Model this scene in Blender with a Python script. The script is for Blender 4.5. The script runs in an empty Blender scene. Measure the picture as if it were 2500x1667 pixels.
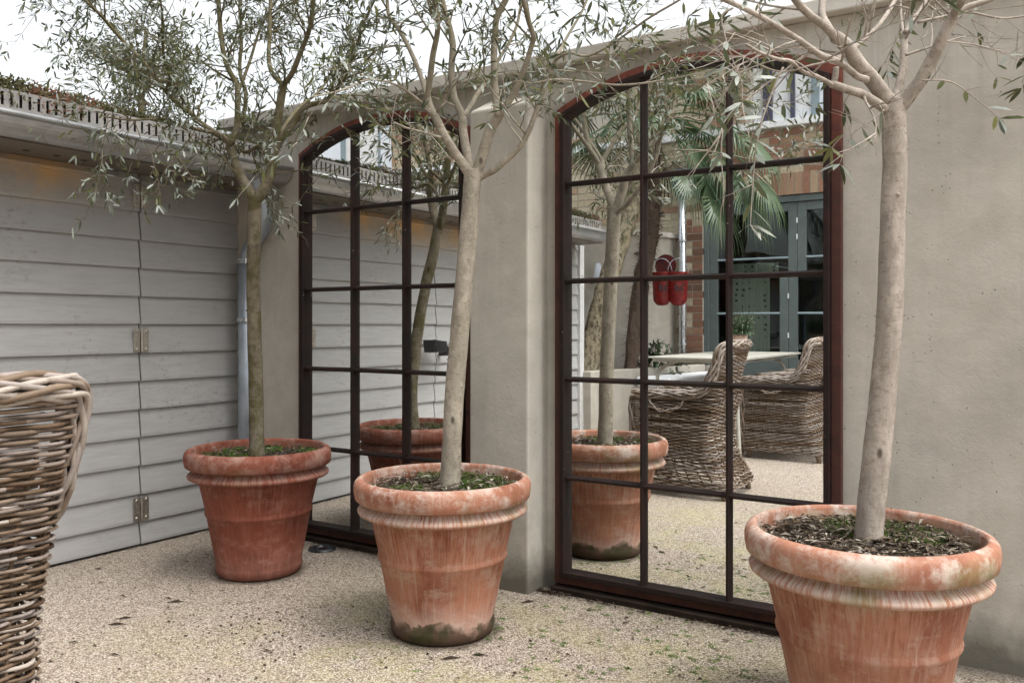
import bpy, bmesh, math, random
from math import sin, cos, pi, radians, sqrt, hypot, atan2
from mathutils import Vector, Matrix, noise
random.seed(11)
scene = bpy.context.scene

# ------------------------------------------------------------------ camera, sky, sun, exposure
TH = radians(33.0); CA, SA = cos(TH), sin(TH)
FPX, HOR = 2078.0, 793.0
cam_d = bpy.data.cameras.new('camera'); cam = bpy.data.objects.new('camera', cam_d)
scene.collection.objects.link(cam); scene.camera = cam
cam.location = (0, 0, 1.0); cam.rotation_euler = (pi/2, 0, TH)
cam_d.sensor_width = 36; cam_d.lens = FPX/2500*36
cam_d.shift_y = -(833.5-HOR)/2500; cam_d.clip_start = 0.02; cam_d.clip_end = 600
world = bpy.data.worlds.new('World'); scene.world = world; world.use_nodes = True
wn = world.node_tree; bg = wn.nodes['Background']
sky = wn.nodes.new('ShaderNodeTexSky'); sky.sky_type = 'NISHITA'; sky.sun_disc = False
SUN_EL, SUN_AZ = radians(64), radians(86)          # azimuth: clockwise from +Y
sky.sun_elevation = SUN_EL; sky.sun_rotation = SUN_AZ
sky.air_density = 1.6; sky.dust_density = 6.0; sky.ozone_density = 1.0
hs = wn.nodes.new('ShaderNodeHueSaturation'); hs.inputs['Saturation'].default_value = 0.22
hs.inputs['Value'].default_value = 1.0
wn.links.new(sky.outputs[0], hs.inputs['Color']); wn.links.new(hs.outputs[0], bg.inputs['Color'])
bg.inputs['Strength'].default_value = 0.15
sun_d = bpy.data.lights.new('sun', 'SUN'); sun_d.energy = 0.6; sun_d.angle = radians(20); sun_d.color = (1, 0.97, 0.93)
sun = bpy.data.objects.new('sun', sun_d); scene.collection.objects.link(sun)
sdir = Vector((sin(SUN_AZ)*cos(SUN_EL), cos(SUN_AZ)*cos(SUN_EL), sin(SUN_EL)))
sun.rotation_euler = sdir.to_track_quat('Z', 'Y').to_euler()
scene.view_settings.view_transform = 'Standard'; scene.view_settings.look = 'None'
scene.view_settings.exposure = 1.27; scene.view_settings.gamma = 1
scene.render.engine = 'CYCLES'
scene.cycles.max_bounces = 8; scene.cycles.glossy_bounces = 4; scene.cycles.transparent_max_bounces = 12
scene.cycles.use_denoising = True

# ------------------------------------------------------------------ helpers
def P(px, py, Y):                       # a sight line of the survey photo, taken to the depth Y at which the thing stands
    X = (px-1250)/FPX*Y
    return Vector((CA*X-SA*Y, SA*X+CA*Y, 1+(HOR-py)/FPX*Y))
GL_R, GL_L = 2.80, 2.835                # glass planes of the two mirrors
def PM(px, py, Y, g=GL_R):              # the same for something seen by reflection
    p = P(px, py, Y); p.y = 2*g-p.y
    return p

class MB:
    def __init__(s): s.v = []; s.f = []; s.c = []; s.uv = None
    def add(s, vs, fs, var=0.5):
        n = len(s.v); s.v.extend([tuple(v) for v in vs]); s.f.extend([tuple(i+n for i in f) for f in fs]); s.c.extend([var]*len(vs))
    def box(s, a, b, var=0.5):
        x0, y0, z0 = a; x1, y1, z1 = b
        s.add([(x0,y0,z0),(x1,y0,z0),(x1,y1,z0),(x0,y1,z0),(x0,y0,z1),(x1,y0,z1),(x1,y1,z1),(x0,y1,z1)],
              [(0,3,2,1),(4,5,6,7),(0,1,5,4),(1,2,6,5),(2,3,7,6),(3,0,4,7)], var)
    def prism(s, poly, axis, a, b, var=0.5):     # polygon (u,v) extruded along an axis
        n = len(poly)
        def mk(u, v, w): return {'x': (w,u,v), 'y': (u,w,v), 'z': (u,v,w)}[axis]
        vs = [mk(u,v,a) for u,v in poly]+[mk(u,v,b) for u,v in poly]
        fs = [tuple(range(n)), tuple(range(2*n-1, n-1, -1))]+[(i,(i+1)%n,n+(i+1)%n,n+i) for i in range(n)]
        s.add(vs, fs, var)
    def lathe(s, prof, c=(0,0,0), n=48, var=0.5, wob=0.0, seed=0):
        vs = []; fs = []; m = len(prof)
        for i in range(n):
            a = 2*pi*i/n
            for r, z in prof:
                q = 1+wob*noise.noise(Vector((cos(a)*1.3+seed, sin(a)*1.3, z*5)))
                vs.append((c[0]+r*q*cos(a), c[1]+r*q*sin(a), c[2]+z))
        for i in range(n):
            j = (i+1) % n
            for k in range(m-1): fs.append((i*m+k, j*m+k, j*m+k+1, i*m+k+1))
        s.add(vs, fs, var)
    def tube(s, pts, rad, n=8, var=0.5, cap=True, rough=0.0):
        pts = [Vector(p) for p in pts]; m = len(pts)
        if m < 2: return
        if not hasattr(rad, '__len__'): rad = [rad]*m
        t = (pts[1]-pts[0]).normalized()
        u = t.orthogonal().normalized(); vs = []
        for i, p in enumerate(pts):
            t2 = (pts[min(i+1,m-1)]-pts[max(i-1,0)])
            t2 = t2.normalized() if t2.length > 1e-9 else t
            q = t.rotation_difference(t2); u = q @ u; t = t2
            u = (u-t*u.dot(t)).normalized(); w = t.cross(u)
            for k in range(n):
                a = 2*pi*k/n; r = rad[i]
                if rough: r *= 1+rough*noise.noise(Vector((p.x*9+cos(a), p.y*9+sin(a), p.z*9)))
                vs.append(p+(u*cos(a)+w*sin(a))*r)
        fs = [(i*n+k, i*n+(k+1)%n, (i+1)*n+(k+1)%n, (i+1)*n+k) for i in range(m-1) for k in range(n)]
        if cap: fs += [tuple(range(n-1,-1,-1)), tuple((m-1)*n+k for k in range(n))]
        s.add(vs, fs, var)
    def build(s, name, mat, parent=None, smooth=False, loc=None, bevel=0.0):
        me = bpy.data.meshes.new(name); me.from_pydata(s.v, [], s.f); me.update()
        at = me.attributes.new('var', 'FLOAT', 'POINT'); at.data.foreach_set('value', s.c)
        if smooth: me.polygons.foreach_set('use_smooth', [True]*len(me.polygons))
        me.materials.append(mat)
        o = bpy.data.objects.new(name, me); scene.collection.objects.link(o)
        if loc is not None: o.location = loc
        if parent: o.parent = parent
        if bevel:
            b = o.modifiers.new('b', 'BEVEL'); b.width = bevel; b.segments = 2; b.limit_method = 'ANGLE'; b.angle_limit = radians(50)
        return o
def tag(o, label=None, cat=None, group=None, kind=None):
    for k, v in (('label',label),('category',cat),('group',group),('kind',kind)):
        if v: o[k] = v
    return o
def thing(name, loc, label, cat, group=None, rz=0):
    o = bpy.data.objects.new(name, None); scene.collection.objects.link(o); o.location = loc; o.rotation_euler = (0,0,rz)
    o.empty_display_size = 0.1
    return tag(o, label, cat, group)
def kids_local(o, root):                 # meshes are written in world coordinates: shift them under their Empty
    o.matrix_parent_inverse = Matrix.Identity(4)
    me = o.data; me.transform(Matrix.Translation(-root.location)); return o
def part(mb, name, mat, root, **k):
    o = mb.build(name, mat, root, **k); return kids_local(o, root)
def sub(mb, name, mat, parent, root, **k):
    o = mb.build(name, mat, parent, **k); return kids_local(o, root)

# ------------------------------------------------------------------ materials
def mat(name):
    m = bpy.data.materials.new(name); m.use_nodes = True
    nt = m.node_tree; return m, nt, nt.nodes['Principled BSDF']
class N:
    def __init__(s, nt): s.nt = nt
    def node(s, t, ins=None, **at):
        n = s.nt.nodes.new(t)
        for k, v in at.items(): setattr(n, k, v)
        for k, v in (ins or {}).items():
            if isinstance(v, bpy.types.NodeSocket): s.nt.links.new(v, n.inputs[k])
            else: n.inputs[k].default_value = v
        return n
    def coord(s, scale=(1,1,1), kind='Object', rot=(0,0,0), loc=(0,0,0)):
        c = s.node('ShaderNodeTexCoord'); m = s.node('ShaderNodeMapping', {'Vector': c.outputs[kind]})
        m.inputs['Scale'].default_value = scale; m.inputs['Rotation'].default_value = rot; m.inputs['Location'].default_value = loc
        return m.outputs[0]
    def noise(s, vec, sc, det=4, rough=0.6): return s.node('ShaderNodeTexNoise', {'Vector': vec, 'Scale': sc, 'Detail': det, 'Roughness': rough}).outputs['Fac']
    def ramp(s, fac, stops, interp='LINEAR'):
        r = s.node('ShaderNodeValToRGB', {'Fac': fac}); e = r.color_ramp.elements; r.color_ramp.interpolation = interp
        while len(e) > 1: e.remove(e[-1])
        e[0].position = stops[0][0]; e[0].color = (*stops[0][1], 1)
        for p, c in stops[1:]:
            x = e.new(p); x.color = (*c, 1)
        return r.outputs[0]
    def fr(s, fac, a, b, lo=0, hi=1): return s.node('ShaderNodeMapRange', {'Value': fac, 'From Min': a, 'From Max': b, 'To Min': lo, 'To Max': hi}).outputs[0]
    def mix(s, fac, a, b, mode='MIX'):
        n = s.node('ShaderNodeMix', data_type='RGBA', blend_type=mode)
        for i, v in ((0,fac),(6,a),(7,b)):
            if isinstance(v, bpy.types.NodeSocket): s.nt.links.new(v, n.inputs[i])
            else: n.inputs[i].default_value = (*v,1) if hasattr(v,'__len__') and len(v)==3 else v
        return n.outputs[2]
    def math(s, op, a, b=0.0):
        n = s.node('ShaderNodeMath', operation=op)
        for i, v in enumerate((a, b)):
            if isinstance(v, bpy.types.NodeSocket): s.nt.links.new(v, n.inputs[i])
            else: n.inputs[i].default_value = v
        return n.outputs[0]
    def bump(s, h, dist=0.01, st=1.0, nrm=None):
        i = {'Height': h, 'Distance': dist, 'Strength': st}
        if nrm: i['Normal'] = nrm
        return s.node('ShaderNodeBump', i).outputs[0]
    def attr(s, name='var'): return s.node('ShaderNodeAttribute', attribute_name=name).outputs['Fac']
    def xyz(s, vec): return s.node('ShaderNodeSeparateXYZ', {'Vector': vec}).outputs
def finish(nt, b, col, rough=0.8, nrm=None, metal=None, spec=None):
    if isinstance(col, bpy.types.NodeSocket): nt.links.new(col, b.inputs['Base Color'])
    else: b.inputs['Base Color'].default_value = (*col, 1)
    if isinstance(rough, bpy.types.NodeSocket): nt.links.new(rough, b.inputs['Roughness'])
    else: b.inputs['Roughness'].default_value = rough
    if nrm: nt.links.new(nrm, b.inputs['Normal'])
    if metal is not None: b.inputs['Metallic'].default_value = metal
    if spec is not None: b.inputs['Specular IOR Level'].default_value = spec

def m_stucco(name, base=(0.49,0.46,0.405), base_dirt=True, streak=0.0):
    m, nt, b = mat(name); n = N(nt); v = n.coord()
    big = n.noise(v, 1.7, 5, 0.6); med = n.noise(v, 9, 4, 0.65); fine = n.noise(v, 130, 3, 0.7)
    d = tuple(c*0.78 for c in base); l = tuple(min(1,c*1.12) for c in base)
    col = n.ramp(big, [(0.34,d),(0.5,base),(0.66,l)])
    col = n.mix(n.fr(med,0.40,0.72,0,0.55), col, tuple(c*f for c,f in zip(base,(0.80,0.79,0.76))))
    st = n.noise(n.coord(scale=(7,7,0.5)), 1.4, 4, 0.7)
    col = n.mix(n.fr(st,0.52,0.8,0,0.35), col, (0.27,0.245,0.2))
    tw = n.noise(n.coord(scale=(1,1,2.2), rot=(0,0.5,0)), 4.2, 3, 0.55)
    col = n.mix(n.fr(tw,0.55,0.8,0,0.35), col, tuple(min(1,c*1.28) for c in base))
    if base_dirt:
        zz_ = n.xyz(n.node('ShaderNodeNewGeometry').outputs['Position'])[2]
        dr = n.noise(n.coord(scale=(14,14,0.6)), 1.6, 4, 0.7)
        col = n.mix(n.math('MULTIPLY', n.fr(zz_,1.45,1.98,0,1), n.fr(dr,0.48,0.7,0,0.45)), col, (0.22,0.205,0.175))
    pits = n.node('ShaderNodeTexVoronoi', {'Vector': v, 'Scale': 62.0, 'Randomness': 1.0}).outputs['Distance']
    msk = n.noise(v, 21, 3, 0.6)
    pit = n.math('MULTIPLY', n.fr(pits,0.09,0.18,1,0), n.fr(msk,0.54,0.62,0,1))
    col = n.mix(n.math('MULTIPLY', pit, 0.75), col, (0.12,0.10,0.08))
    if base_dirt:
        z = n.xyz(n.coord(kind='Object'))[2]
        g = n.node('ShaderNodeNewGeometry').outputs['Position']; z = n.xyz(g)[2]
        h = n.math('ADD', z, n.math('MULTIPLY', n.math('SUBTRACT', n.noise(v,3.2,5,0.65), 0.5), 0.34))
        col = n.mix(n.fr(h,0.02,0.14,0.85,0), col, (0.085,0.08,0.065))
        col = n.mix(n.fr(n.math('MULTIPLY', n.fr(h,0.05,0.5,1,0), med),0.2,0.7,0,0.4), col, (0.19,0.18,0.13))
    hgt = n.math('ADD', n.math('MULTIPLY', fine, 0.5), n.math('SUBTRACT', n.math('MULTIPLY', med, 1.4), n.math('MULTIPLY', pit, 1.2)))
    finish(nt, b, col, 0.92, n.bump(hgt, 0.004, 0.5), spec=0.2); return m
M_STUCCO = m_stucco('rendered wall')
M_RENDER2 = m_stucco('pale render', (0.43,0.40,0.35), False)
M_COPING = m_stucco('coping stone', (0.56,0.53,0.48), False)

POTXY = [tuple(P(633,0,3.465))[:2], tuple(P(1081,0,2.80))[:2], tuple(P(2114,0,2.085))[:2]]
def m_gravel():
    m, nt, b = mat('resin bound gravel'); n = N(nt); v = n.coord()
    vo = n.node('ShaderNodeTexVoronoi', {'Vector': v, 'Scale': 190.0}); c = n.xyz(vo.outputs['Color'])
    col = n.ramp(c[0], [(0,(0.10,0.07,0.05)),(0.15,(0.27,0.21,0.165)),(0.4,(0.545,0.475,0.39)),(0.75,(0.68,0.62,0.54)),(1,(0.49,0.39,0.30))])
    gap = n.fr(vo.outputs['Distance'],0.36,0.56,0,1)
    col = n.mix(n.math('MULTIPLY', gap, 0.62), col, (0.09,0.065,0.045))
    big = n.noise(v, 1.1, 5, 0.6)
    col = n.mix(n.fr(big,0.42,0.75,0,0.22), col, (0.55,0.46,0.38), 'MULTIPLY')
    w = n.xyz(n.node('ShaderNodeNewGeometry').outputs['Position'])
    # moss: a damp patch in the middle of the yard, with its own outline
    dx = n.math('ADD', w[0], 1.25); dy = n.math('ADD', w[1], -1.85)
    dd = n.math('SQRT', n.math('ADD', n.math('MULTIPLY', n.math('MULTIPLY', dx, dx), 0.7), n.math('MULTIPLY', dy, dy)))
    area = n.fr(dd,0.35,1.35,1,0)
    ms = n.math('MULTIPLY', n.fr(n.noise(v,2.6,5,0.7),0.45,0.68,0,0.8), area)
    ms = n.math('MULTIPLY', ms, n.fr(n.noise(v,55,3,0.7),0.36,0.6,0.15,0.8))
    col = n.mix(ms, col, (0.37,0.37,0.10))
    dots = n.math('MULTIPLY', n.math('MULTIPLY', n.fr(n.noise(v,17,3,0.6),0.64,0.70,0,1), area), 0.85)
    col = n.mix(dots, col, (0.10,0.16,0.025))
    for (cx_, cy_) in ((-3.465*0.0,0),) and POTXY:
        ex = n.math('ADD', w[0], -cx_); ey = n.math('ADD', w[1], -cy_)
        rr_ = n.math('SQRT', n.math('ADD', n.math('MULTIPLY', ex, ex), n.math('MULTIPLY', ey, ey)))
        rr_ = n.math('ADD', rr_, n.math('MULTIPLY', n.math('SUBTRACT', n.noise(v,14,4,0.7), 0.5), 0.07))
        col = n.mix(n.fr(rr_,0.17,0.205,0.75,0), col, (0.07,0.05,0.033))  # dark ring at each pot's foot: contact shadow painted together with dirt
    # dirt along the foot of the walls
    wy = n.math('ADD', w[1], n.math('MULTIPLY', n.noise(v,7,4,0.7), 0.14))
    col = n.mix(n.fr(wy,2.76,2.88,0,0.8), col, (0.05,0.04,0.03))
    big2 = n.noise(v, 0.6, 6, 0.7)
    col = n.mix(n.fr(big2,0.48,0.7,0,0.3), col, (0.30,0.25,0.19))
    h = n.math('ADD', n.math('SUBTRACT', 1.0, vo.outputs['Distance']), n.math('MULTIPLY', n.noise(v,38,4,0.7), 1.6))
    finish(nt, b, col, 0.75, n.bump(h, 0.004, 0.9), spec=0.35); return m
M_GRAVEL = m_gravel()

def m_paintwood(name, col0=(0.385,0.38,0.37)):
    m, nt, b = mat(name); n = N(nt); v = n.coord(scale=(1,0.12,1))
    g = n.noise(v, 55, 6, 0.7); w = n.noise(n.coord(scale=(1,0.35,1)), 6, 4, 0.6)
    col = n.ramp(g, [(0.25,tuple(c*0.84 for c in col0)),(0.55,col0),(0.85,tuple(c*1.1 for c in col0))])
    col = n.mix(n.fr(w,0.35,0.75,0,0.32), col, tuple(c*f for c,f in zip(col0,(0.78,0.79,0.83))))
    col = n.mix(n.math('MULTIPLY', n.attr(), 0.28), col, tuple(c*0.80 for c in col0))
    kn = n.node('ShaderNodeTexVoronoi', {'Vector': n.coord(scale=(1,0.6,1)), 'Scale': 3.6}).outputs['Distance']
    col = n.mix(n.fr(kn,0.02,0.07,0.7,0), col, (0.16,0.14,0.12))
    sp = n.noise(n.coord(scale=(1,0.5,1)), 60, 5, 0.8)
    dm = n.noise(n.coord(), 2.2, 3)
    col = n.mix(n.math('MULTIPLY', n.fr(sp,0.54,0.66,0,0.6), n.fr(dm,0.48,0.62,0,1)), col, (0.17,0.16,0.14))
    if name == 'painted weatherboard':               # patchy tan colour on the top boards, fading downward
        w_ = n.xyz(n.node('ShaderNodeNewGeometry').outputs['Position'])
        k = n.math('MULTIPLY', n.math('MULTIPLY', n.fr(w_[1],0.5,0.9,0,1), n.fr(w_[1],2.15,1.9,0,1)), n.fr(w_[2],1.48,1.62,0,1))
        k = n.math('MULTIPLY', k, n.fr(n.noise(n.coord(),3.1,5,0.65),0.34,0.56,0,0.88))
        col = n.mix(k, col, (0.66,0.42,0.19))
    finish(nt, b, col, 0.50, n.bump(g, 0.0025, 0.6), spec=0.5); return m
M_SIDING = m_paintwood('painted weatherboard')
M_TRIM = m_paintwood('white trim', (0.62,0.62,0.61))
M_FASCIA = m_paintwood('fascia board', (0.36,0.35,0.33))
M_SOFFIT = m_paintwood('soffit board', (0.17,0.145,0.12))

def m_metal(name, col, rough=0.4, var=0.25, metal=0.8, sc=14):
    m, nt, b = mat(name); n = N(nt); v = n.coord()
    a = n.noise(v, sc, 5, 0.65)
    c = n.ramp(a, [(0.3,tuple(x*(1-var) for x in col)),(0.7,tuple(min(1,x*(1+var)) for x in col))])
    finish(nt, b, c, n.fr(a,0.3,0.7,rough*0.85,rough*1.2), n.bump(n.noise(v,11,2),0.0008,0.15), metal); return m
M_ZINC = m_metal('zinc', (0.50,0.50,0.50), 0.40, 0.12, 0.75)
M_GALV = m_metal('galvanised steel', (0.62,0.65,0.69), 0.27, 0.03, 0.9, 8)
M_PIPE = m_metal('zinc pipe', (0.36,0.40,0.45), 0.5, 0.15, 0.6, 10)
M_STEEL = m_metal('hinge steel', (0.45,0.41,0.36), 0.36, 0.2, 0.9, 60)
M_BLACK = m_metal('black powder coat', (0.018,0.018,0.02), 0.35, 0.3, 0.0)
M_SLOT = m_metal('slotted edging aluminium', (0.37,0.35,0.33), 0.5, 0.12, 0.35)

def m_rust():
    m, nt, b = mat('rusty iron'); n = N(nt); v = n.coord()
    a = n.noise(v, 26, 6, 0.75); c = n.noise(v, 5, 4, 0.6)
    col = n.ramp(a, [(0.2,(0.005,0.0035,0.003)),(0.5,(0.012,0.007,0.0055)),(0.72,(0.030,0.013,0.009)),(0.95,(0.13,0.05,0.025))])
    col = n.mix(n.fr(c,0.45,0.8,0,0.4), col, (0.055,0.013,0.008))
    fl = n.node('ShaderNodeTexVoronoi', {'Vector': v, 'Scale': 40.0}).outputs['Distance']
    col = n.mix(n.math('MULTIPLY', n.fr(fl,0.05,0.11,1,0), n.fr(n.noise(v,9,2),0.6,0.66,0,1)), col, (0.42,0.36,0.31))
    finish(nt, b, col, n.fr(a,0.3,0.8,0.55,0.85), n.bump(a, 0.0022, 0.8), 0.0, 0.3); return m
M_RUST = m_rust()
def m_rust_top():
    m, nt, b = mat('orange rust flange'); n = N(nt); v = n.coord()
    a = n.noise(v, 22, 6, 0.75)
    col = n.ramp(a, [(0.26,(0.03,0.010,0.008)),(0.42,(0.12,0.030,0.018)),(0.60,(0.20,0.050,0.026)),(0.9,(0.30,0.10,0.045))])
    zz = n.xyz(n.node('ShaderNodeNewGeometry').outputs['Position'])[2]
    col = n.mix(n.fr(zz,1.45,1.85,0.72,0), col, (0.022,0.010,0.008))  # darkened low down by height, so the arch top's sky-lit red is painted in
    finish(nt, b, col, 0.75, n.bump(a, 0.002, 0.8)); return m
M_RUST2 = m_rust_top()

def m_mirror():
    m, nt, b = mat('old mirror glass'); n = N(nt); v = n.coord()
    sp = n.node('ShaderNodeTexVoronoi', {'Vector': v, 'Scale': 28.0}).outputs['Distance']
    spot = n.math('MULTIPLY', n.fr(sp,0.03,0.07,1,0), n.fr(n.noise(v,7,2),0.58,0.62,0,1))
    col = n.mix(spot, (0.93,0.95,0.945), (0.6,0.58,0.52))
    sm = n.noise(n.coord(scale=(1,1,0.25)), 5, 5, 0.7)
    finish(nt, b, col, n.fr(sm,0.5,0.85,0.0,0.035), n.bump(n.noise(v,1.6,1), 0.0006, 0.5), 1.0); return m
M_MIRROR = m_mirror()

def m_terra(name, base, dark, pale, green, seed, k_eff=0.6, k_streak=0.6):
    m, nt, b = mat(name); n = N(nt); v = n.coord(loc=(seed,seed*0.7,0)); raw = n.coord()
    a = n.noise(v, 6, 5, 0.6)
    col = n.ramp(a, [(0.28,dark),(0.5,base),(0.74,tuple(min(1,c*1.18) for c in base))])
    # water marks running down the outside
    cz = n.node('ShaderNodeTexCoord').outputs['Object']; q = n.xyz(cz)
    ang = n.math('ARCTAN2', q[1], q[0])
    cv = n.node('ShaderNodeCombineXYZ', {'X': n.math('MULTIPLY', ang, 3.2), 'Y': n.math('MULTIPLY', q[2], 1.3), 'Z': seed}).outputs[0]
    s1 = n.noise(cv, 5.5, 6, 0.72)
    cv2 = n.node('ShaderNodeCombineXYZ', {'X': n.math('MULTIPLY', ang, 5.2), 'Y': n.math('MULTIPLY', q[2], 2.4), 'Z': seed+3}).outputs[0]
    s2 = n.noise(cv2, 5.0, 4, 0.7)
    col = n.mix(n.fr(s1,0.50,0.68,0,k_streak), col, pale)
    col = n.mix(n.fr(s2,0.55,0.72,0,k_streak*0.65), col, dark)
    pa_ = n.noise(n.coord(loc=(seed*2,seed,4), scale=(1,1,1.7)), 9, 6, 0.75)
    col = n.mix(n.fr(pa_,0.52,0.62,0,0.5), col, pale)
    col = n.mix(n.fr(n.noise(n.coord(loc=(seed,1,2)),3.3,5,0.7),0.55,0.7,0,0.45), col, tuple(c*0.72 for c in base))
    col = n.mix(n.math('MULTIPLY', n.math('MULTIPLY', n.fr(s2,0.47,0.60,0,0.75), n.fr(s1,0.62,0.45,0,1)), n.math('MULTIPLY', n.fr(q[2],0.20,0.37,0,1), n.fr(q[2],0.385,0.38,0,1))), col, dark)
    # pale lime bloom on the rim and under it
    rim = n.math('MULTIPLY', n.fr(q[2],0.41,0.455,0,1), n.fr(n.noise(v,11,6,0.75),0.47,0.62,0,k_eff))
    rim = n.math('MAXIMUM', rim, n.math('MULTIPLY', n.math('MULTIPLY', n.fr(q[2],0.385,0.41,0,1), n.fr(q[2],0.43,0.425,0,1)), n.fr(s2,0.42,0.55,0,k_eff)))
    col = n.mix(rim, col, (0.52,0.44,0.38))
    col = n.mix(n.math('MULTIPLY', n.fr(n.noise(v,4.5,4,0.65),0.5,0.68,0,1), n.math('MULTIPLY', n.fr(q[2],0.36,0.42,0,green), n.fr(q[2],0.50,0.455,0,1))), col, (0.15,0.16,0.05))
    # damp algae at the foot
    hb = n.math('ADD', q[2], n.math('MULTIPLY', n.math('SUBTRACT', n.noise(v,7,4,0.6), 0.5), 0.16))
    col = n.mix(n.fr(hb,0.06,0.14,0.35*green,0), col, (0.45,0.40,0.35))
    col = n.mix(n.fr(hb,0.040,0.066,green*0.9,0), col, (0.045,0.024,0.012))
    col = n.mix(n.math('MULTIPLY', n.fr(hb,0.060,0.066,green*0.8,0), n.fr(n.noise(v,9,3),0.5,0.6,0,1)), col, (0.03,0.03,0.008))
    inner = n.math('SQRT', n.math('ADD', n.math('MULTIPLY', q[0], q[0]), n.math('MULTIPLY', q[1], q[1])))
    hgt = n.math('ADD', n.noise(v,48,4,0.7), n.math('MULTIPLY', a, 0.6))
    finish(nt, b, col, 0.78, n.bump(hgt, 0.0025, 0.55), spec=0.3); return m
M_POT = [m_terra('red terracotta', (0.195,0.056,0.032), (0.115,0.028,0.016), (0.30,0.145,0.105), 0.15, 3.1, 0.28, 0.45),
         m_terra('weathered terracotta', (0.335,0.145,0.088), (0.165,0.040,0.020), (0.43,0.30,0.23), 1.0, 9.4, 0.85, 0.62),
         m_terra('pale terracotta', (0.34,0.155,0.098), (0.20,0.062,0.034), (0.43,0.30,0.23), 0.75, 17.2, 0.9, 0.60)]

def m_bark(name, base, dark, moss=0.0, scale=1.0, ring=0.3):
    m, nt, b = mat(name); n = N(nt); v = n.coord(scale=(1,1,0.45))
    a = n.noise(v, 38*scale, 6, 0.75); c = n.noise(n.coord(), 7, 4, 0.6)
    col = n.ramp(a, [(0.25,dark),(0.5,base),(0.8,tuple(min(1,x*1.3) for x in base))])
    col = n.mix(n.fr(c,0.4,0.7,0,0.45), col, tuple(x*0.72 for x in base))
    wv = n.noise(n.coord(scale=(0.6,0.6,6)), 9, 4, 0.7)
    col = n.mix(n.fr(wv,0.58,0.72,0,ring), col, dark)
    pt_ = n.noise(n.coord(scale=(1,1,0.8)), 13, 6, 0.75)
    col = n.mix(n.fr(pt_,0.50,0.58,0,0.6), col, tuple(min(1,x*1.45) for x in base))
    col = n.mix(n.fr(n.noise(n.coord(scale=(3,3,9)),14,3,0.8),0.57,0.66,0,0.75), col, dark)
    if moss > 0.2:
        zz = n.xyz(n.node('ShaderNodeNewGeometry').outputs['Position'])[2]
        col = n.mix(n.fr(n.math('ADD', zz, n.math('MULTIPLY', c, 0.4)),1.85,2.2,0,0.8), col, (0.135,0.115,0.068))  # by height: olive young bark, with the limbs' backlit shade painted in
    kn = n.node('ShaderNodeTexVoronoi', {'Vector': n.coord(scale=(1,1,0.55)), 'Scale': 9.0}).outputs['Distance']
    col = n.mix(n.fr(kn,0.05,0.09,0.85,0), col, tuple(x*0.35 for x in dark))
    if moss: col = n.mix(n.fr(n.noise(n.coord(),16,5,0.7),0.60-0.18*moss,0.66-0.1*moss,0,0.85*moss), col, (0.070,0.064,0.018))
    finish(nt, b, col, 0.85, n.bump(a, 0.003, 0.8), spec=0.2); return m
M_BARK = [m_bark('mossy olive bark', (0.165,0.14,0.10), (0.07,0.055,0.036), 0.85), m_bark('olive bark', (0.31,0.275,0.22), (0.17,0.14,0.10), 0.28),
          m_bark('pale olive bark', (0.315,0.275,0.235), (0.185,0.145,0.11), 0.06)]
M_ROUGHBARK = m_bark('rough fissured bark', (0.23,0.195,0.135), (0.05,0.04,0.026), 0.0, 0.9, 0.6)
for nd in M_ROUGHBARK.node_tree.nodes:
    if nd.type == 'VALTORGB': nd.color_ramp.elements[0].position = 0.44; nd.color_ramp.elements[1].position = 0.52; nd.color_ramp.elements[2].position = 0.64
def m_leaf(name, top, under, vary=0.5, trans=0.15):
    m, nt, b = mat(name); n = N(nt)
    at = n.attr(); back = n.node('ShaderNodeNewGeometry').outputs['Backfacing']
    t = n.ramp(at, [(0,tuple(c*(1-vary) for c in top)),(0.6,top),(1,(top[0]*1.7,top[1]*1.5,top[2]*1.1))])
    u = n.ramp(at, [(0,tuple(c*0.75 for c in under)),(1,under)])
    finish(nt, b, n.mix(back, t, u), 0.42, spec=0.5)
    b.inputs['Transmission Weight'].default_value = 0
    tr = n.node('ShaderNodeBsdfTranslucent', {'Color': t}); mx = n.node('ShaderNodeMixShader', {0: trans, 1: b.outputs[0], 2: tr.outputs[0]})
    nt.links.new(mx.outputs[0], nt.nodes['Material Output'].inputs[0]); return m
M_OLIVE = m_leaf('olive leaf', (0.105,0.125,0.062), (0.27,0.30,0.25), 0.55, 0.28)
M_PALM = m_leaf('palm leaf', (0.038,0.078,0.022), (0.075,0.12,0.055), 0.65, 0.1)
M_LAUREL = m_leaf('laurel leaf', (0.018,0.045,0.015), (0.06,0.10,0.04), 0.5, 0.05)
M_HERB = m_leaf('rosemary leaf', (0.07,0.15,0.06), (0.15,0.22,0.13), 0.5)
M_TREE = m_leaf('background foliage', (0.075,0.085,0.05), (0.12,0.13,0.08), 0.5, 0.2)
M_MOSS = m_leaf('moss', (0.10,0.18,0.025), (0.11,0.19,0.035), 0.6, 0.1)
def m_ramp(name, stops, rough=0.85, bump=0.0):
    m, nt, b = mat(name); n = N(nt)
    c = n.ramp(n.attr(), stops)
    c = n.mix(n.fr(n.noise(n.coord(),30,4,0.7),0.35,0.75,0,0.4), c, tuple(x*0.6 for x in stops[0][1]), 'MIX')
    finish(nt, b, c, rough, n.bump(n.noise(n.coord(),70,4,0.7),0.002,bump) if bump else None, spec=0.25); return m
M_SEDUM = m_ramp('sedum', [(0,(0.05,0.048,0.02)),(0.35,(0.135,0.13,0.06)),(0.62,(0.20,0.19,0.10)),(0.72,(0.22,0.095,0.06)),(1,(0.33,0.15,0.11))])
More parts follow.
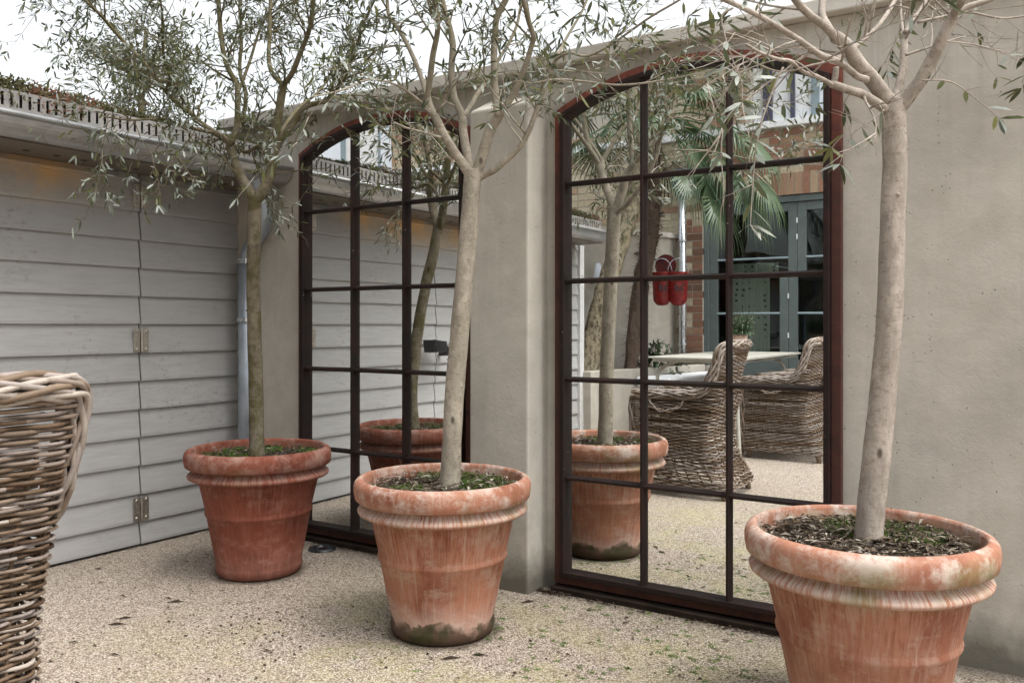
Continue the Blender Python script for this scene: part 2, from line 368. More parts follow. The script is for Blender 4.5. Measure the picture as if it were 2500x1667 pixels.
M_LITTER = m_ramp('dry leaf litter', [(0,(0.022,0.015,0.010)),(0.5,(0.075,0.052,0.034)),(0.85,(0.18,0.145,0.105)),(1,(0.40,0.36,0.30))])
M_DEBRIS = m_ramp('dark crumbs', [(0,(0.02,0.012,0.007)),(0.7,(0.06,0.04,0.025)),(1,(0.16,0.11,0.07))])
M_SOIL = m_ramp('potting soil', [(0,(0.035,0.026,0.017)),(1,(0.07,0.055,0.035))], 0.95, 1.0)
M_WICKER = m_ramp('grey rattan', [(0,(0.055,0.032,0.019)),(0.25,(0.13,0.083,0.050)),(0.5,(0.205,0.15,0.105)),(0.75,(0.265,0.225,0.205)),(1,(0.40,0.35,0.30))], 0.6, 0.5)
M_STAKE = m_ramp('dark rattan stakes', [(0,(0.06,0.04,0.025)),(1,(0.13,0.09,0.06))], 0.8)
M_BRICK = m_ramp('stock brick', [(0,(0.15,0.09,0.065)),(0.18,(0.24,0.13,0.085)),(0.34,(0.30,0.155,0.105)),(0.5,(0.38,0.265,0.175)),(0.66,(0.48,0.41,0.29)),(1,(0.60,0.54,0.40))], 0.92, 1.0)
M_MORTAR = m_stucco('lime mortar', (0.47,0.43,0.37), False)
M_FIBRE = m_ramp('palm fibre', [(0,(0.06,0.04,0.03)),(0.5,(0.17,0.125,0.095)),(1,(0.33,0.27,0.22))])
def m_plain(name, col, rough=0.6, metal=0.0, var=0.12, sc=9, spec=0.5):
    m, nt, b = mat(name); n = N(nt); a = n.noise(n.coord(), sc, 5, 0.65)
    finish(nt, b, n.ramp(a, [(0.3,tuple(c*(1-var) for c in col)),(0.7,tuple(min(1,c*(1+var)) for c in col))]), rough, n.bump(a,0.001,0.3), metal, spec); return m
M_TEAL = m_plain('grey green paint', (0.105,0.13,0.127), 0.42)
M_CUSHION = m_plain('white cushion fabric', (0.78,0.79,0.82), 0.95, 0, 0.04, 120, 0.1)
M_TABLE = m_plain('cream table paint', (0.42,0.41,0.36), 0.5)
M_WHITE = m_plain('white paint', (0.80,0.81,0.83), 0.5, 0, 0.04)
M_BLUEGREY = m_plain('blue grey frame', (0.22,0.28,0.31), 0.5)
M_NAVY = m_plain('dark blue frame', (0.06,0.06,0.10), 0.5)
M_PALEGLASS = m_plain('pale sky-toned glass', (0.66,0.70,0.76), 0.35, 0, 0.05, 3)  # pale colour paints reflected sky on the panes; also used for the lamp shade
M_RED = m_plain('chipped red enamel', (0.20,0.010,0.009), 0.45, 0, 0.45, 22)
M_DARKRED = m_plain('dark red enamel', (0.13,0.008,0.008), 0.5, 0, 0.3, 22)
M_INK = m_plain('black numerals', (0.015,0.012,0.012), 0.6)
M_CLAY = m_plain('pale clay', (0.50,0.33,0.26), 0.85, 0, 0.15)
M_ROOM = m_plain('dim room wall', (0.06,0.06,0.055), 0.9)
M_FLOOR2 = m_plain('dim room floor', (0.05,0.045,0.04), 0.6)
M_FELT = m_plain('dark roof felt', (0.04,0.035,0.03), 0.9)
M_HOUSE2 = m_plain('white house render', (0.72,0.72,0.72), 0.8, 0, 0.05)
M_CURB = m_plain('dark stained sill', (0.020,0.014,0.010), 0.9, 0, 0.5, 14, 0.15)
def m_glass():
    m, nt, b = mat('window glass'); n = N(nt)
    tr = n.node('ShaderNodeBsdfTransparent', {'Color': (0.80,0.86,0.84,1)}); gl = n.node('ShaderNodeBsdfGlossy', {'Roughness': 0.02, 'Color': (0.9,0.95,1,1)})
    f = n.node('ShaderNodeFresnel', {'IOR': 1.55})
    mx = n.node('ShaderNodeMixShader', {0: f.outputs[0], 1: tr.outputs[0], 2: gl.outputs[0]})
    nt.links.new(mx.outputs[0], nt.nodes['Material Output'].inputs[0]); return m
M_GLASS = m_glass()
def m_curtain():
    m, nt, b = mat('spotted curtain'); n = N(nt)
    v = n.coord(scale=(1,1,1)); vo = n.node('ShaderNodeTexVoronoi', {'Vector': v, 'Scale': 17.0, 'Randomness': 0.35}).outputs['Distance']
    col = n.mix(n.fr(vo,0.20,0.27,1,0), (0.62,0.60,0.50), (0.03,0.03,0.03)); finish(nt, b, col, 0.9); return m
M_CURTAIN = m_curtain()

# ------------------------------------------------------------------ ground
mb = MB(); mb.add([(-150,-150,0),(150,-150,0),(150,150,0),(-150,150,0)], [(0,1,2,3)])
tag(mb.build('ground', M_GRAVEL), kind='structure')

# ------------------------------------------------------------------ the rendered garden wall with its pier and coping
WR, WL = 2.82, 2.855
root = thing('garden_wall', (0,2.9,0), 'tall beige rendered wall carrying the two arched mirrors, with stone coping', 'wall')
mb = MB(); mb.box((-3.60,WL,-0.1),(-1.80,3.10,1.976)); mb.box((-1.80,WR,-0.1),(7.0,3.10,1.9755))
part(mb, 'wall', M_STUCCO, root)
mb = MB(); x0 = -3.56
for w_, in ((1.9,),(1.62,),(1.75,),(1.7,),(1.8,),(1.7,)):
    mb.box((x0,2.775,1.978),(x0+w_-0.004,3.14,2.028)); x0 += w_
part(mb, 'coping', M_COPING, root, bevel=0.005)
mb = MB(); a0, a1, fr_ = -1.937, -1.669, 2.68
mb.add([(a0,fr_,-0.05),(a1,fr_,-0.05),(a1,WL+0.02,-0.05),(a0,WL+0.02,-0.05),(a0,fr_,1.825),(a1,fr_,1.825),(a1,WL+0.02,1.925),(a0,WL+0.02,1.925)],
       [(0,3,2,1),(4,5,6,7),(0,1,5,4),(1,2,6,5),(2,3,7,6),(3,0,4,7)])
part(mb, 'pier', M_STUCCO, root, bevel=0.008)

# ------------------------------------------------------------------ arched mirrors
def make_mirror(x0, x1, gy, label, tilts):
    cx = (x0+x1)/2; hw = (x1-x0)/2; w3 = (x1-x0)/3
    root = thing('arched_mirror', (cx,gy,0), label, 'mirror', 'tall arched iron framed mirrors on the garden wall')
    zb, zs, sag = 0.078, 1.775, 0.108
    R = (hw*hw+sag*sag)/(2*sag); zc = zs+sag-R
    def arc(x, off=0.0): 
        d = max(0,(R+off)**2-(x-cx)**2); return zc+sqrt(d)
    rows = [0.427,0.796,1.164,1.527]
    # frame: projecting moulding along the opening, flat flange outside it
    def ring(off0, off1, ya, yb, name, m, dz=0.0):
        mb = MB()
        def outline(o):
            pts = [(x0-o, zb-o)]
            n = 22; hwo = hw+o
            for i in range(n+1):
                x = cx-hwo+2*hwo*i/n; pts.append((x, arc(x, o) if o == 0 else zc+sqrt(max(0,(R+o)**2-(x-cx)**2))))
            pts.append((x1+o, zb-o)); return pts
        A, B = outline(off0), outline(off1); n = len(A)
        vs = [(p[0],ya,p[1]) for p in A]+[(p[0],ya,p[1]) for p in B]+[(p[0],yb,p[1]) for p in A]+[(p[0],yb,p[1]) for p in B]
        fs = []
        for i in range(n):
            j = (i+1)%n
            fs += [(i,n+i,n+j,j),(2*n+i,2*n+j,3*n+j,3*n+i),(i,j,2*n+j,2*n+i),(n+i,3*n+i,3*n+j,n+j)]
        mb.add(vs, fs); return part(mb, name, m, root, bevel=0.002)
    ring(0.0, 0.018, gy-0.034, gy+0.003, 'frame', M_RUST)
    ring(0.019, 0.050, gy-0.012, gy+0.016, 'flange', M_RUST2)
    mb = MB(); mb.box((x0-0.05,gy-0.045,-0.02),(x1+0.05,gy+0.012,zb-0.0575)); part(mb, 'sill', M_CURB, root, bevel=0.003)
    # glazing bars
    bw = 0.0105
    for k in (1,2):
        x = x0+w3*k; mb = MB(); zt = arc(x)
        mb.prism([(x-bw,gy-0.006),(x-bw*0.35,gy-0.027),(x+bw*0.35,gy-0.027),(x+bw,gy-0.006),(x+bw,gy+0.004),(x-bw,gy+0.004)], 'z', zb, zt+0.004)
        part(mb, 'glazing_bar', M_RUST, root)
    for z in rows:
        mb = MB(); s = 0.0098
        mb.prism([(gy-0.006,z-s),(gy-0.0235,z-s*0.35),(gy-0.0235,z+s*0.35),(gy-0.006,z+s),(gy+0.003,z+s),(gy+0.003,z-s)], 'x', x0, x1)
        part(mb, 'glazing_bar', M_RUST, root)
    zz = [zb]+rows+[None]
    for c in range(3):
        for r in range(5):
            xa, xb = x0+w3*c, x0+w3*(c+1); za = zz[r]
            if r == 0: za -= 0.004
            if c == 0: xa -= 0.004
            if c == 2: xb += 0.004
            if r < 4: poly = [(xa,za),(xb,za),(xb,zz[r+1]),(xa,zz[r+1])]
            else: poly = [(xa,za),(xb,za)]+[(xb+(xa-xb)*i/8, arc(min(max(xb+(xa-xb)*i/8,x0),x1))+0.003) for i in range(9)]
            px, pz = (xa+xb)/2, sum(p[1] for p in poly)/len(poly)
            ry, rx = tilts.get((c,r), (0,0))            # turn about the vertical, lean (radians): old panes never sit quite flat
            n = len(poly); vs = []
            for dy in (0, 0.003):
                for (x, z) in poly: vs.append((x, gy+dy+(x-px)*ry+(z-pz)*rx, z))
            mb = MB(); mb.add(vs, [tuple(range(n)), tuple(range(2*n-1,n-1,-1))]+[(i,n+i,n+(i+1)%n,(i+1)%n) for i in range(n)])
            part(mb, 'mirror_pane', M_MIRROR, root)
    return root
TILT_R = {(2,2):(0.007,0),(0,4):(0.002,0.001),(1,4):(-0.002,0.001),(0,0):(-0.0015,0)}
TILT_L = {(0,1):(0.010,0.001),(0,2):(0.010,0.001),(0,3):(0.009,0),(0,0):(0.010,0),(0,4):(0.006,0),(1,1):(-0.001,0.0015),(2,2):(-0.002,0)}
make_mirror(-1.568, -0.635, GL_R, 'right arched mirror with iron glazing bars, between the pier and the nearest potted tree', TILT_R)
make_mirror(-2.987, -2.081, GL_L, 'left arched mirror with iron glazing bars, between the shed and the pier', TILT_L)

# ------------------------------------------------------------------ shed with folding boarded doors
SX = -3.51
shed = thing('shed', (SX,1.0,0), 'low grey weatherboarded shed along the left with gutter and planted roof', 'shed')
zl = [1.509-0.127*k for k in range(13)]             # lower edges of the boards
def boards(y0, y1, dz, seed):
    rr = random.Random(seed); mb = MB()
    zs_ = [1.638+dz]+[z+dz for z in zl]
    for i, z in enumerate(zs_):
        top = 1.679 if i == 0 else zs_[i-1]+0.012
        z = max(z, 0.012)
        if z >= top-0.01: continue
        o = rr.uniform(-0.001,0.001); v = rr.random(); j = rr.uniform(-0.002,0.002)
        mb.prism([(SX-0.02,z+j),(SX+0.012+o,z+j),(SX+0.0125+o,z+0.012+j),(SX-0.004,top),(SX-0.02,top)], 'y', y0, y1, v)
    return mb
def prism_fix(): pass
def hinge(y, z, parent):
    mb = MB()
    for s in (-1, 1):
        mb.box((SX+0.0135,y+s*0.022-0.016,z-0.052),(SX+0.0175,y+s*0.022+0.016,z+0.052))
    mb.tube([(SX+0.021,y,z-0.053),(SX+0.021,y,z+0.053)], 0.0055, 8)
    for s in (-1,1):
        for dz in (-0.04,0.04): mb.tube([(SX+0.0172,y+s*0.024,z+dz),(SX+0.0205,y+s*0.024,z+dz),(SX+0.0225,y+s*0.024,z+dz)], [0.007,0.0065,0.003], 8)
        for dz in (-0.014,0.014): mb.tube([(SX+0.0172,y+s*(0.024+0.003*(1 if dz>0 else -1)),z+dz),(SX+0.0185,y+s*0.024,z+dz)], 0.0035, 6)
    return sub(mb, 'hinge', M_STEEL, parent, shed, bevel=0.001)
doors = []
for i, (y0, y1) in enumerate(((2.312,2.90),(1.222,2.306),(0.132,1.216),(-0.83,0.126))):
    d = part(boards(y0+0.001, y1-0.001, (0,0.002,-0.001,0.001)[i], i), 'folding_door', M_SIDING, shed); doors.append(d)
for z in (1.58,0.93,0.172):
    hinge(2.309, z, doors[0])
mb = MB(); mb.box((SX-0.06,-0.84,0.0),(SX-0.021,2.86,1.68)); part(mb, 'door_backing', M_FELT, shed)
mb = MB(); mb.box((SX-0.02,-0.87,0),(SX+0.03,-0.832,1.68)); mb.box((SX-0.10,-0.905,0),(SX+0.03,-0.872,1.68)); part(mb, 'corner_trim', M_TRIM, shed)
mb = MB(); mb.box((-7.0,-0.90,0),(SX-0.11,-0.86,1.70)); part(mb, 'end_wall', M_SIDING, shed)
mb = MB(); mb.box((-3.60,-0.80,1.680),(-3.245,2.85,1.695)); part(mb, 'soffit', M_SOFFIT, shed)
sof = shed.children[-1]
for i in range(30):
    y = -0.7+i*0.117+random.uniform(-0.004,0.004); mb = MB(); mb.tube([(-3.40,y,1.6785),(-3.40,y,1.686)], 0.014, 10); sub(mb, 'vent_hole', M_FELT, sof, shed)
mb = MB(); mb.box((-3.27,-0.80,1.696),(-3.245,2.85,1.797)); part(mb, 'fascia', M_FASCIA, shed)
mb = MB(); mb.box((-7.0,-0.80,1.70),(-3.275,2.853,1.835)); part(mb, 'roof', M_FELT, shed)
mb = MB(); y = -0.78; k = 0
while y < 2.84:                                       # perforated gravel edging: ribs and top rail
    mb.box((-3.252,y,1.803),(-3.2495,min(y+0.0225,2.845),1.852)); y += 0.033
for ya in (-0.78,0.42,1.62):
    yb = min(ya+1.196,2.845); mb.box((-3.2525,ya,1.852),(-3.249,yb,1.862)); mb.box((-3.2525,ya,1.797),(-3.249,yb,1.803)); mb.box((-3.262,ya,1.862),(-3.249,yb,1.864))
part(mb, 'slotted_edging', M_SLOT, shed)
mb = MB(); mb.box((-3.30,-0.78,1.836),(-3.262,2.85,1.858)); part(mb, 'soil_edge', M_FELT, shed)
# gutter
g = MB(); gy0, gy1 = -0.76, 2.845; cxg, czg, rg = -3.172, 1.740, 0.068
prof = [(cxg+rg*cos(a), czg+rg*0.98*sin(a)) for a in [0-pi*i/14 for i in range(15)]]
prof_i = [(cxg+(rg-0.003)*cos(a), czg+(rg-0.003)*0.98*sin(a)) for a in [0-pi*i/14 for i in range(15)]]
poly = prof+prof_i[::-1]; n = len(poly)
vs = [(x,gy0,z) for x,z in poly]+[(x,gy1,z) for x,z in poly]
fs = [(i,(i+1)%n,n+(i+1)%n,n+i) for i in range(n)]
h_ = 15; fs += [(i,i+1,n-2-i,n-1-i) for i in range(h_-1)]+[(n+i,n+n-1-i,n+n-2-i,n+i+1) for i in range(h_-1)]
g.add(vs, fs)
for yy in (gy0,gy1): g.prism(prof, 'y', yy, yy+0.002)
gut = part(g, 'gutter', M_ZINC, shed, smooth=False)
g = MB(); g.tube([(cxg+rg+0.003,gy0,czg+0.004),(cxg+rg+0.003,gy1+0.003,czg+0.004)], 0.0105, 12); sub(g, 'rolled_lip', M_ZINC, gut, shed, smooth=True)
for yy in (2.30,0.9,-0.55):
    g = MB(); pr = [(cxg+(rg+0.0025)*cos(a), czg+(rg+0.0025)*0.98*sin(a)) for a in [0-pi*i/14 for i in range(15)]]
    pi_ = [(cxg+(rg+0.0005)*cos(a), czg+(rg+0.0005)*0.98*sin(a)) for a in [0-pi*i/14 for i in range(15)]]
    q = pr+pi_[::-1]; g.prism(q, 'y', yy, yy+0.045) if False else g.tube([(x,yy,z) for x,z in pr], 0.0035, 6); sub(g, 'joint', M_ZINC, gut, shed, smooth=True)
# downpipe with swan neck
path = [(-3.190,2.72,1.70),(-3.188,2.73,1.64),(-3.188,2.74,1.56),(-3.196,2.755,1.50),(-3.235,2.775,1.455),(-3.30,2.795,1.42),(-3.355,2.805,1.375),(-3.385,2.806,1.31)]
g = MB(); g.tube([(-3.18,2.70,1.715),(-3.186,2.715,1.68),(-3.188,2.728,1.64),(-3.188,2.737,1.585)], [0.052,0.050,0.044,0.040], 20)
pts = [Vector(p) for p in path]; sm = []
for i in range(len(pts)-1):
    p0, p1, p2, p3 = pts[max(i-1,0)], pts[i], pts[i+1], pts[min(i+2,len(pts)-1)]
    for t in (0,0.25,0.5,0.75):
        sm.append(0.5*((2*p1)+(p2-p0)*t+(2*p0-5*p1+4*p2-p3)*t*t+(3*p1-p0-3*p2+p3)*t**3))
sm.append(pts[-1]); g.tube(sm[4:], 0.036, 20)
dp = part(g, 'downpipe', M_PIPE, shed, smooth=True)
g = MB(); g.tube([(-3.385,2.806,1.32),(-3.385,2.806,0.0)], 0.038, 20); sub(g, 'lower_pipe', M_PIPE, dp, shed, smooth=True)
for a_, b_, r_ in (((-3.188,2.735,1.60),(-3.188,2.738,1.575),0.042),((-3.385,2.806,1.325),(-3.385,2.806,1.30),0.044),((-3.385,2.806,1.035),(-3.385,2.806,1.015),0.0445)):
    g = MB(); g.tube([a_,b_], r_, 20); sub(g, 'pipe_collar', M_GALV, dp, shed)

# sedum on the shed roof
mb = MB(); rr = random.Random(5)
for i in range(26000):
    y = rr.uniform(-0.78,2.84); x = -3.262-abs(rr.gauss(0,0.09)); prof_h = 0.050*max(0.25,1-1.0*max(0,(y-1.7))) + 0.03*noise.noise(Vector((x*3,y*3,0)))
    h0 = rr.uniform(0,1)*max(0.014,prof_h)*(1.0 if x > -3.4 else 1.25)+0.012
    z = 1.852+h0; hang = 0
    if rr.random() < 0.05 and y < 1.9: x = -3.24; z = 1.80+rr.random()*0.08
    s = rr.uniform(0.004,0.009); v = rr.random()*0.62
    if noise.noise(Vector((x*2,y*4,3))) > 0.10 and y < 2.0: v = 0.45+rr.random()*0.55
    d = Vector((rr.uniform(-1,1),rr.uniform(-1,1),rr.uniform(0,1.6))).normalized()*s*1.6; u = d.orthogonal().normalized()*s*0.5
    p = Vector((x,y,z)); mb.add([p-u, p+u, p+d+u*0.4, p+d-u*0.4], [(0,1,2,3)], v)
tag(mb.build('sedum', M_SEDUM), kind='stuff')

# black wall floodlight on the shed
fl = thing('wall_spotlight', (SX+0.02,1.10,0.86), 'black box spotlight on an angled arm fixed to the grey shed boards', 'lamp')
mb = MB(); mb.prism([(-3.42,0.90),(-3.36,0.905),(-3.355,0.84),(-3.41,0.825)], 'y', 1.20, 1.205)
mb.add([(-3.45,1.22,0.905),(-3.35,1.22,0.905),(-3.36,1.22,0.825),(-3.44,1.22,0.825),(-3.43,1.07,0.895),(-3.37,1.07,0.895),(-3.37,1.07,0.83),(-3.43,1.07,0.83)],
       [(0,1,2,3),(7,6,5,4),(0,4,5,1),(1,5,6,2),(2,6,7,3),(3,7,4,0)]); part(mb, 'lamp_housing', M_BLACK, fl, bevel=0.006)
mb = MB(); mb.tube([(-3.40,1.09,0.875),(-3.40,1.03,0.845),(-3.41,1.0,0.815),(SX+0.02,0.99,0.81)], 0.016, 10); part(mb, 'arm', M_BLACK, fl)

fl.location.y += 0.20
# recessed ground light
ul = thing('ground_light', (-2.775,2.72,0), 'round black uplighter ring on the gravel at the foot of the left mirror', 'lamp')
mb = MB(); mb.lathe([(0.034,0.004),(0.036,0.012),(0.048,0.013),(0.059,0.009),(0.062,0.001)], (-2.775,2.72,0), 32); part(mb, 'ring', M_BLACK, ul, smooth=True)
mb = MB(); mb.lathe([(0.0,0.006),(0.034,0.006)], (-2.775,2.72,0), 24); part(mb, 'lens', M_GLASS, ul)

# ------------------------------------------------------------------ potted olive trees
PROF = [(0.0,0.003),(0.158,0.002),(0.166,0.010),(0.171,0.030),(0.169,0.042),(0.1665,0.046),(0.205,0.240),(0.211,0.246),(0.2125,0.254),(0.2095,0.262),(0.2095,0.268),(0.236,0.383),
        (0.240,0.385),(0.244,0.388),(0.266,0.389),(0.2755,0.395),(0.2775,0.402),(0.273,0.408),(0.256,0.420),(0.2495,0.430),(0.252,0.4345),(0.279,0.4360),(0.2845,0.440),(0.2885,0.462),(0.2885,0.480),(0.285,0.492),(0.278,0.500),(0.268,0.5045),(0.262,0.504),(0.258,0.494),(0.2555,0.46),(0.25,0.43)]
def make_pot(c, i, label, litter, moss, pale):
    rr = random.Random(40+i)
    root = thing('terracotta_pot', (c[0],c[1],0), label, 'plant pot', 'large terracotta pots along the wall')
    mb = MB(); mb.lathe(PROF, (0,0,0), 72, wob=0.014, seed=i*7)
    mb.build('pot_body', M_POT[i], root, smooth=True)
    mb = MB(); nr, na = 9, 30; vs = [(0,0,0.47)]; 
    for r in range(1,nr+1):
        for a in range(na):
            x, y = 0.254*r/nr*cos(2*pi*a/na), 0.254*r/nr*sin(2*pi*a/na)
            vs.append((x,y,0.468+0.012*noise.noise(Vector((x*14,y*14,i)))-0.008*(r/nr)**2))
    fs = [(0,1+a,1+(a+1)%na) for a in range(na)]
    for r in range(nr-1):
        for a in range(na): fs.append((1+r*na+a,1+(r+1)*na+a,1+(r+1)*na+(a+1)%na,1+r*na+(a+1)%na))
    mb.add(vs, fs, 0.3); mb.build('soil', M_SOIL, root, smooth=True)
    mb = MB()
    for k in range(litter):
        a, r = rr.uniform(0,2*pi), 0.235*sqrt(rr.random()); p = Vector((r*cos(a), r*sin(a), 0.470+rr.random()*0.014))
        L = rr.uniform(0.012,0.045); h = rr.uniform(0,2*pi); d = Vector((cos(h),sin(h),rr.uniform(-0.15,0.25)))*L; u = Vector((-sin(h),cos(h),rr.uniform(-0.6,0.6)))*rr.uniform(0.0015,0.0045)
        m_ = p+d*0.5+Vector((0,0,rr.uniform(0,0.006)))
        mb.add([p, m_-u, p+d, m_+u], [(0,1,2,3)], min(1,rr.random()**1.3+pale))
    o = mb.build('leaf_litter', M_LITTER, root); o['kind'] = 'stuff'
    mb = MB()
    for k in range(moss):
        a, r = rr.uniform(0,2*pi), 0.24*sqrt(rr.random()); x, y = r*cos(a), r*sin(a)
        q = noise.noise(Vector((x*9+i*3,y*9,1)))
        if i == 2:
            if not (y > 0.02 and hypot(x-0.02,y-0.13) < 0.15): continue
        elif q < 0.02: continue
        p = Vector((x,y,0.466)); h = rr.uniform(0,2*pi); L = rr.uniform(0.006,0.022)
        d = Vector((rr.gauss(0,0.35),rr.gauss(0,0.35),1))*L; u = Vector((cos(h),sin(h),0))*0.0016
        mb.add([p-u,p+u,p+d], [(0,1,2)], rr.random())
    o = mb.build('moss', M_MOSS, root); o['kind'] = 'stuff'
    if i < 2:
        mb = MB()
        for k in range(26):
            a, r = rr.uniform(0,2*pi), rr.uniform(0.1,0.24); p = Vector((r*cos(a),r*sin(a),0.465)); d = Vector((rr.gauss(0,0.4),rr.gauss(0,0.4),1))
            L = rr.uniform(0.03,0.07); b_ = Vector((rr.gauss(0,0.3),rr.gauss(0,0.3),0))
            mb.tube([p,p+d*L*0.5,p+d*L+b_*L*0.7], [0.0007,0.0006,0.0004], 4, 0.85)
        o = mb.build('dry_stems', M_LITTER, root); o['kind'] = 'stuff'
    return root

def leaf(mb, p, d, nrm, L, W, var, bend=0.2):
    d = d.normalized(); s = d.cross(nrm)
    if s.length < 1e-4: s = d.orthogonal()
    s.normalize(); nn = s.cross(d)
    q = lambda t, w, k=0: p+d*L*t+s*W*w-nn*(bend*L*t*t)+nn*k
    mb.add([q(0,0), q(.3,-.42), q(.3,.42), q(.7,-.40), q(.7,.40), q(1,0)], [(0,1,2),(1,3,4,2),(3,5,4)], var)

def smooth_path(pts, k=4):
    out = []; n = len(pts)
    for i in range(n-1):
        p0, p1, p2, p3 = pts[max(i-1,0)], pts[i], pts[i+1], pts[min(i+2,n-1)]
        for j in range(k):
            t = j/k; out.append(0.5*((2*p1)+(p2-p0)*t+(2*p0-5*p1+4*p2-p3)*t*t+(3*p1-p0-3*p2+p3)*t**3))
    out.append(pts[-1]); return out

def twig(wood, leaves, rr, p, d, L, r, level, dens, droop, lsize, maxlev):
    n = max(4, int(L/0.04)); pts = [p.copy()]; dirs = []
    d = d.normalized(); step = L/n
    for i in range(n):
        d = (d+Vector((rr.gauss(0,.10),rr.gauss(0,.10),rr.gauss(0,.08)-droop*0.06))).normalized()
        p = p+d*step; pts.append(p.copy()); dirs.append(d.copy())
    wood.tube(pts, [r*(1-0.75*i/n) for i in range(n+1)], 4 if r < 0.004 else 6, rr.random())
    if level < maxlev:
        k = rr.randint(2,4) if level == 0 else rr.randint(1,3)
        for _ in range(k):
            i = rr.randint(1, n-1); perp = dirs[i].orthogonal(); perp.rotate(Matrix.Rotation(rr.uniform(0,2*pi),3,dirs[i]))
            nd = dirs[i]*0.8+perp.normalized()*rr.uniform(0.5,1.0)
            twig(wood, leaves, rr, pts[i], nd, L*rr.uniform(0.35,0.65), max(r*0.6,0.0011), level+1, dens, droop, lsize, maxlev)
    # opposite leaf pairs
    s = rr.uniform(0.03,0.10) if level == 0 else 0.02; ph = rr.uniform(0,pi)
    while s < L:
        f = s/L*n; i = min(int(f), n-1); q = pts[i].lerp(pts[i+1], f-i); dd = dirs[i]
        if rr.random() < dens:
            a = dd.orthogonal(); a.rotate(Matrix.Rotation(ph,3,dd)); a.normalize()
            for sg in (-1,1):
                if rr.random() < 0.88:
                    ld = dd*rr.uniform(0.5,1.1)+a*sg*rr.uniform(0.7,1.1)+Vector((0,0,rr.uniform(-0.35,0.25)))
                    nr = Vector((rr.gauss(0,.5),rr.gauss(0,.5),1)).normalized()
                    leaf(leaves, q, ld, nr, lsize*rr.uniform(0.6,1.15), lsize*rr.uniform(0.17,0.27), rr.random(), rr.uniform(-0.1,0.35))
        ph += pi/2+rr.uniform(-.3,.3); s += rr.uniform(0.018,0.034)
    if rr.random() < dens*0.9:
        for _ in range(2): leaf(leaves, pts[-1], dirs[-1]+Vector((rr.gauss(0,.35),rr.gauss(0,.35),rr.gauss(0,.3))), Vector((rr.gauss(0,.5),rr.gauss(0,.5),1)), lsize*rr.uniform(.7,1.1), lsize*.22, rr.random())

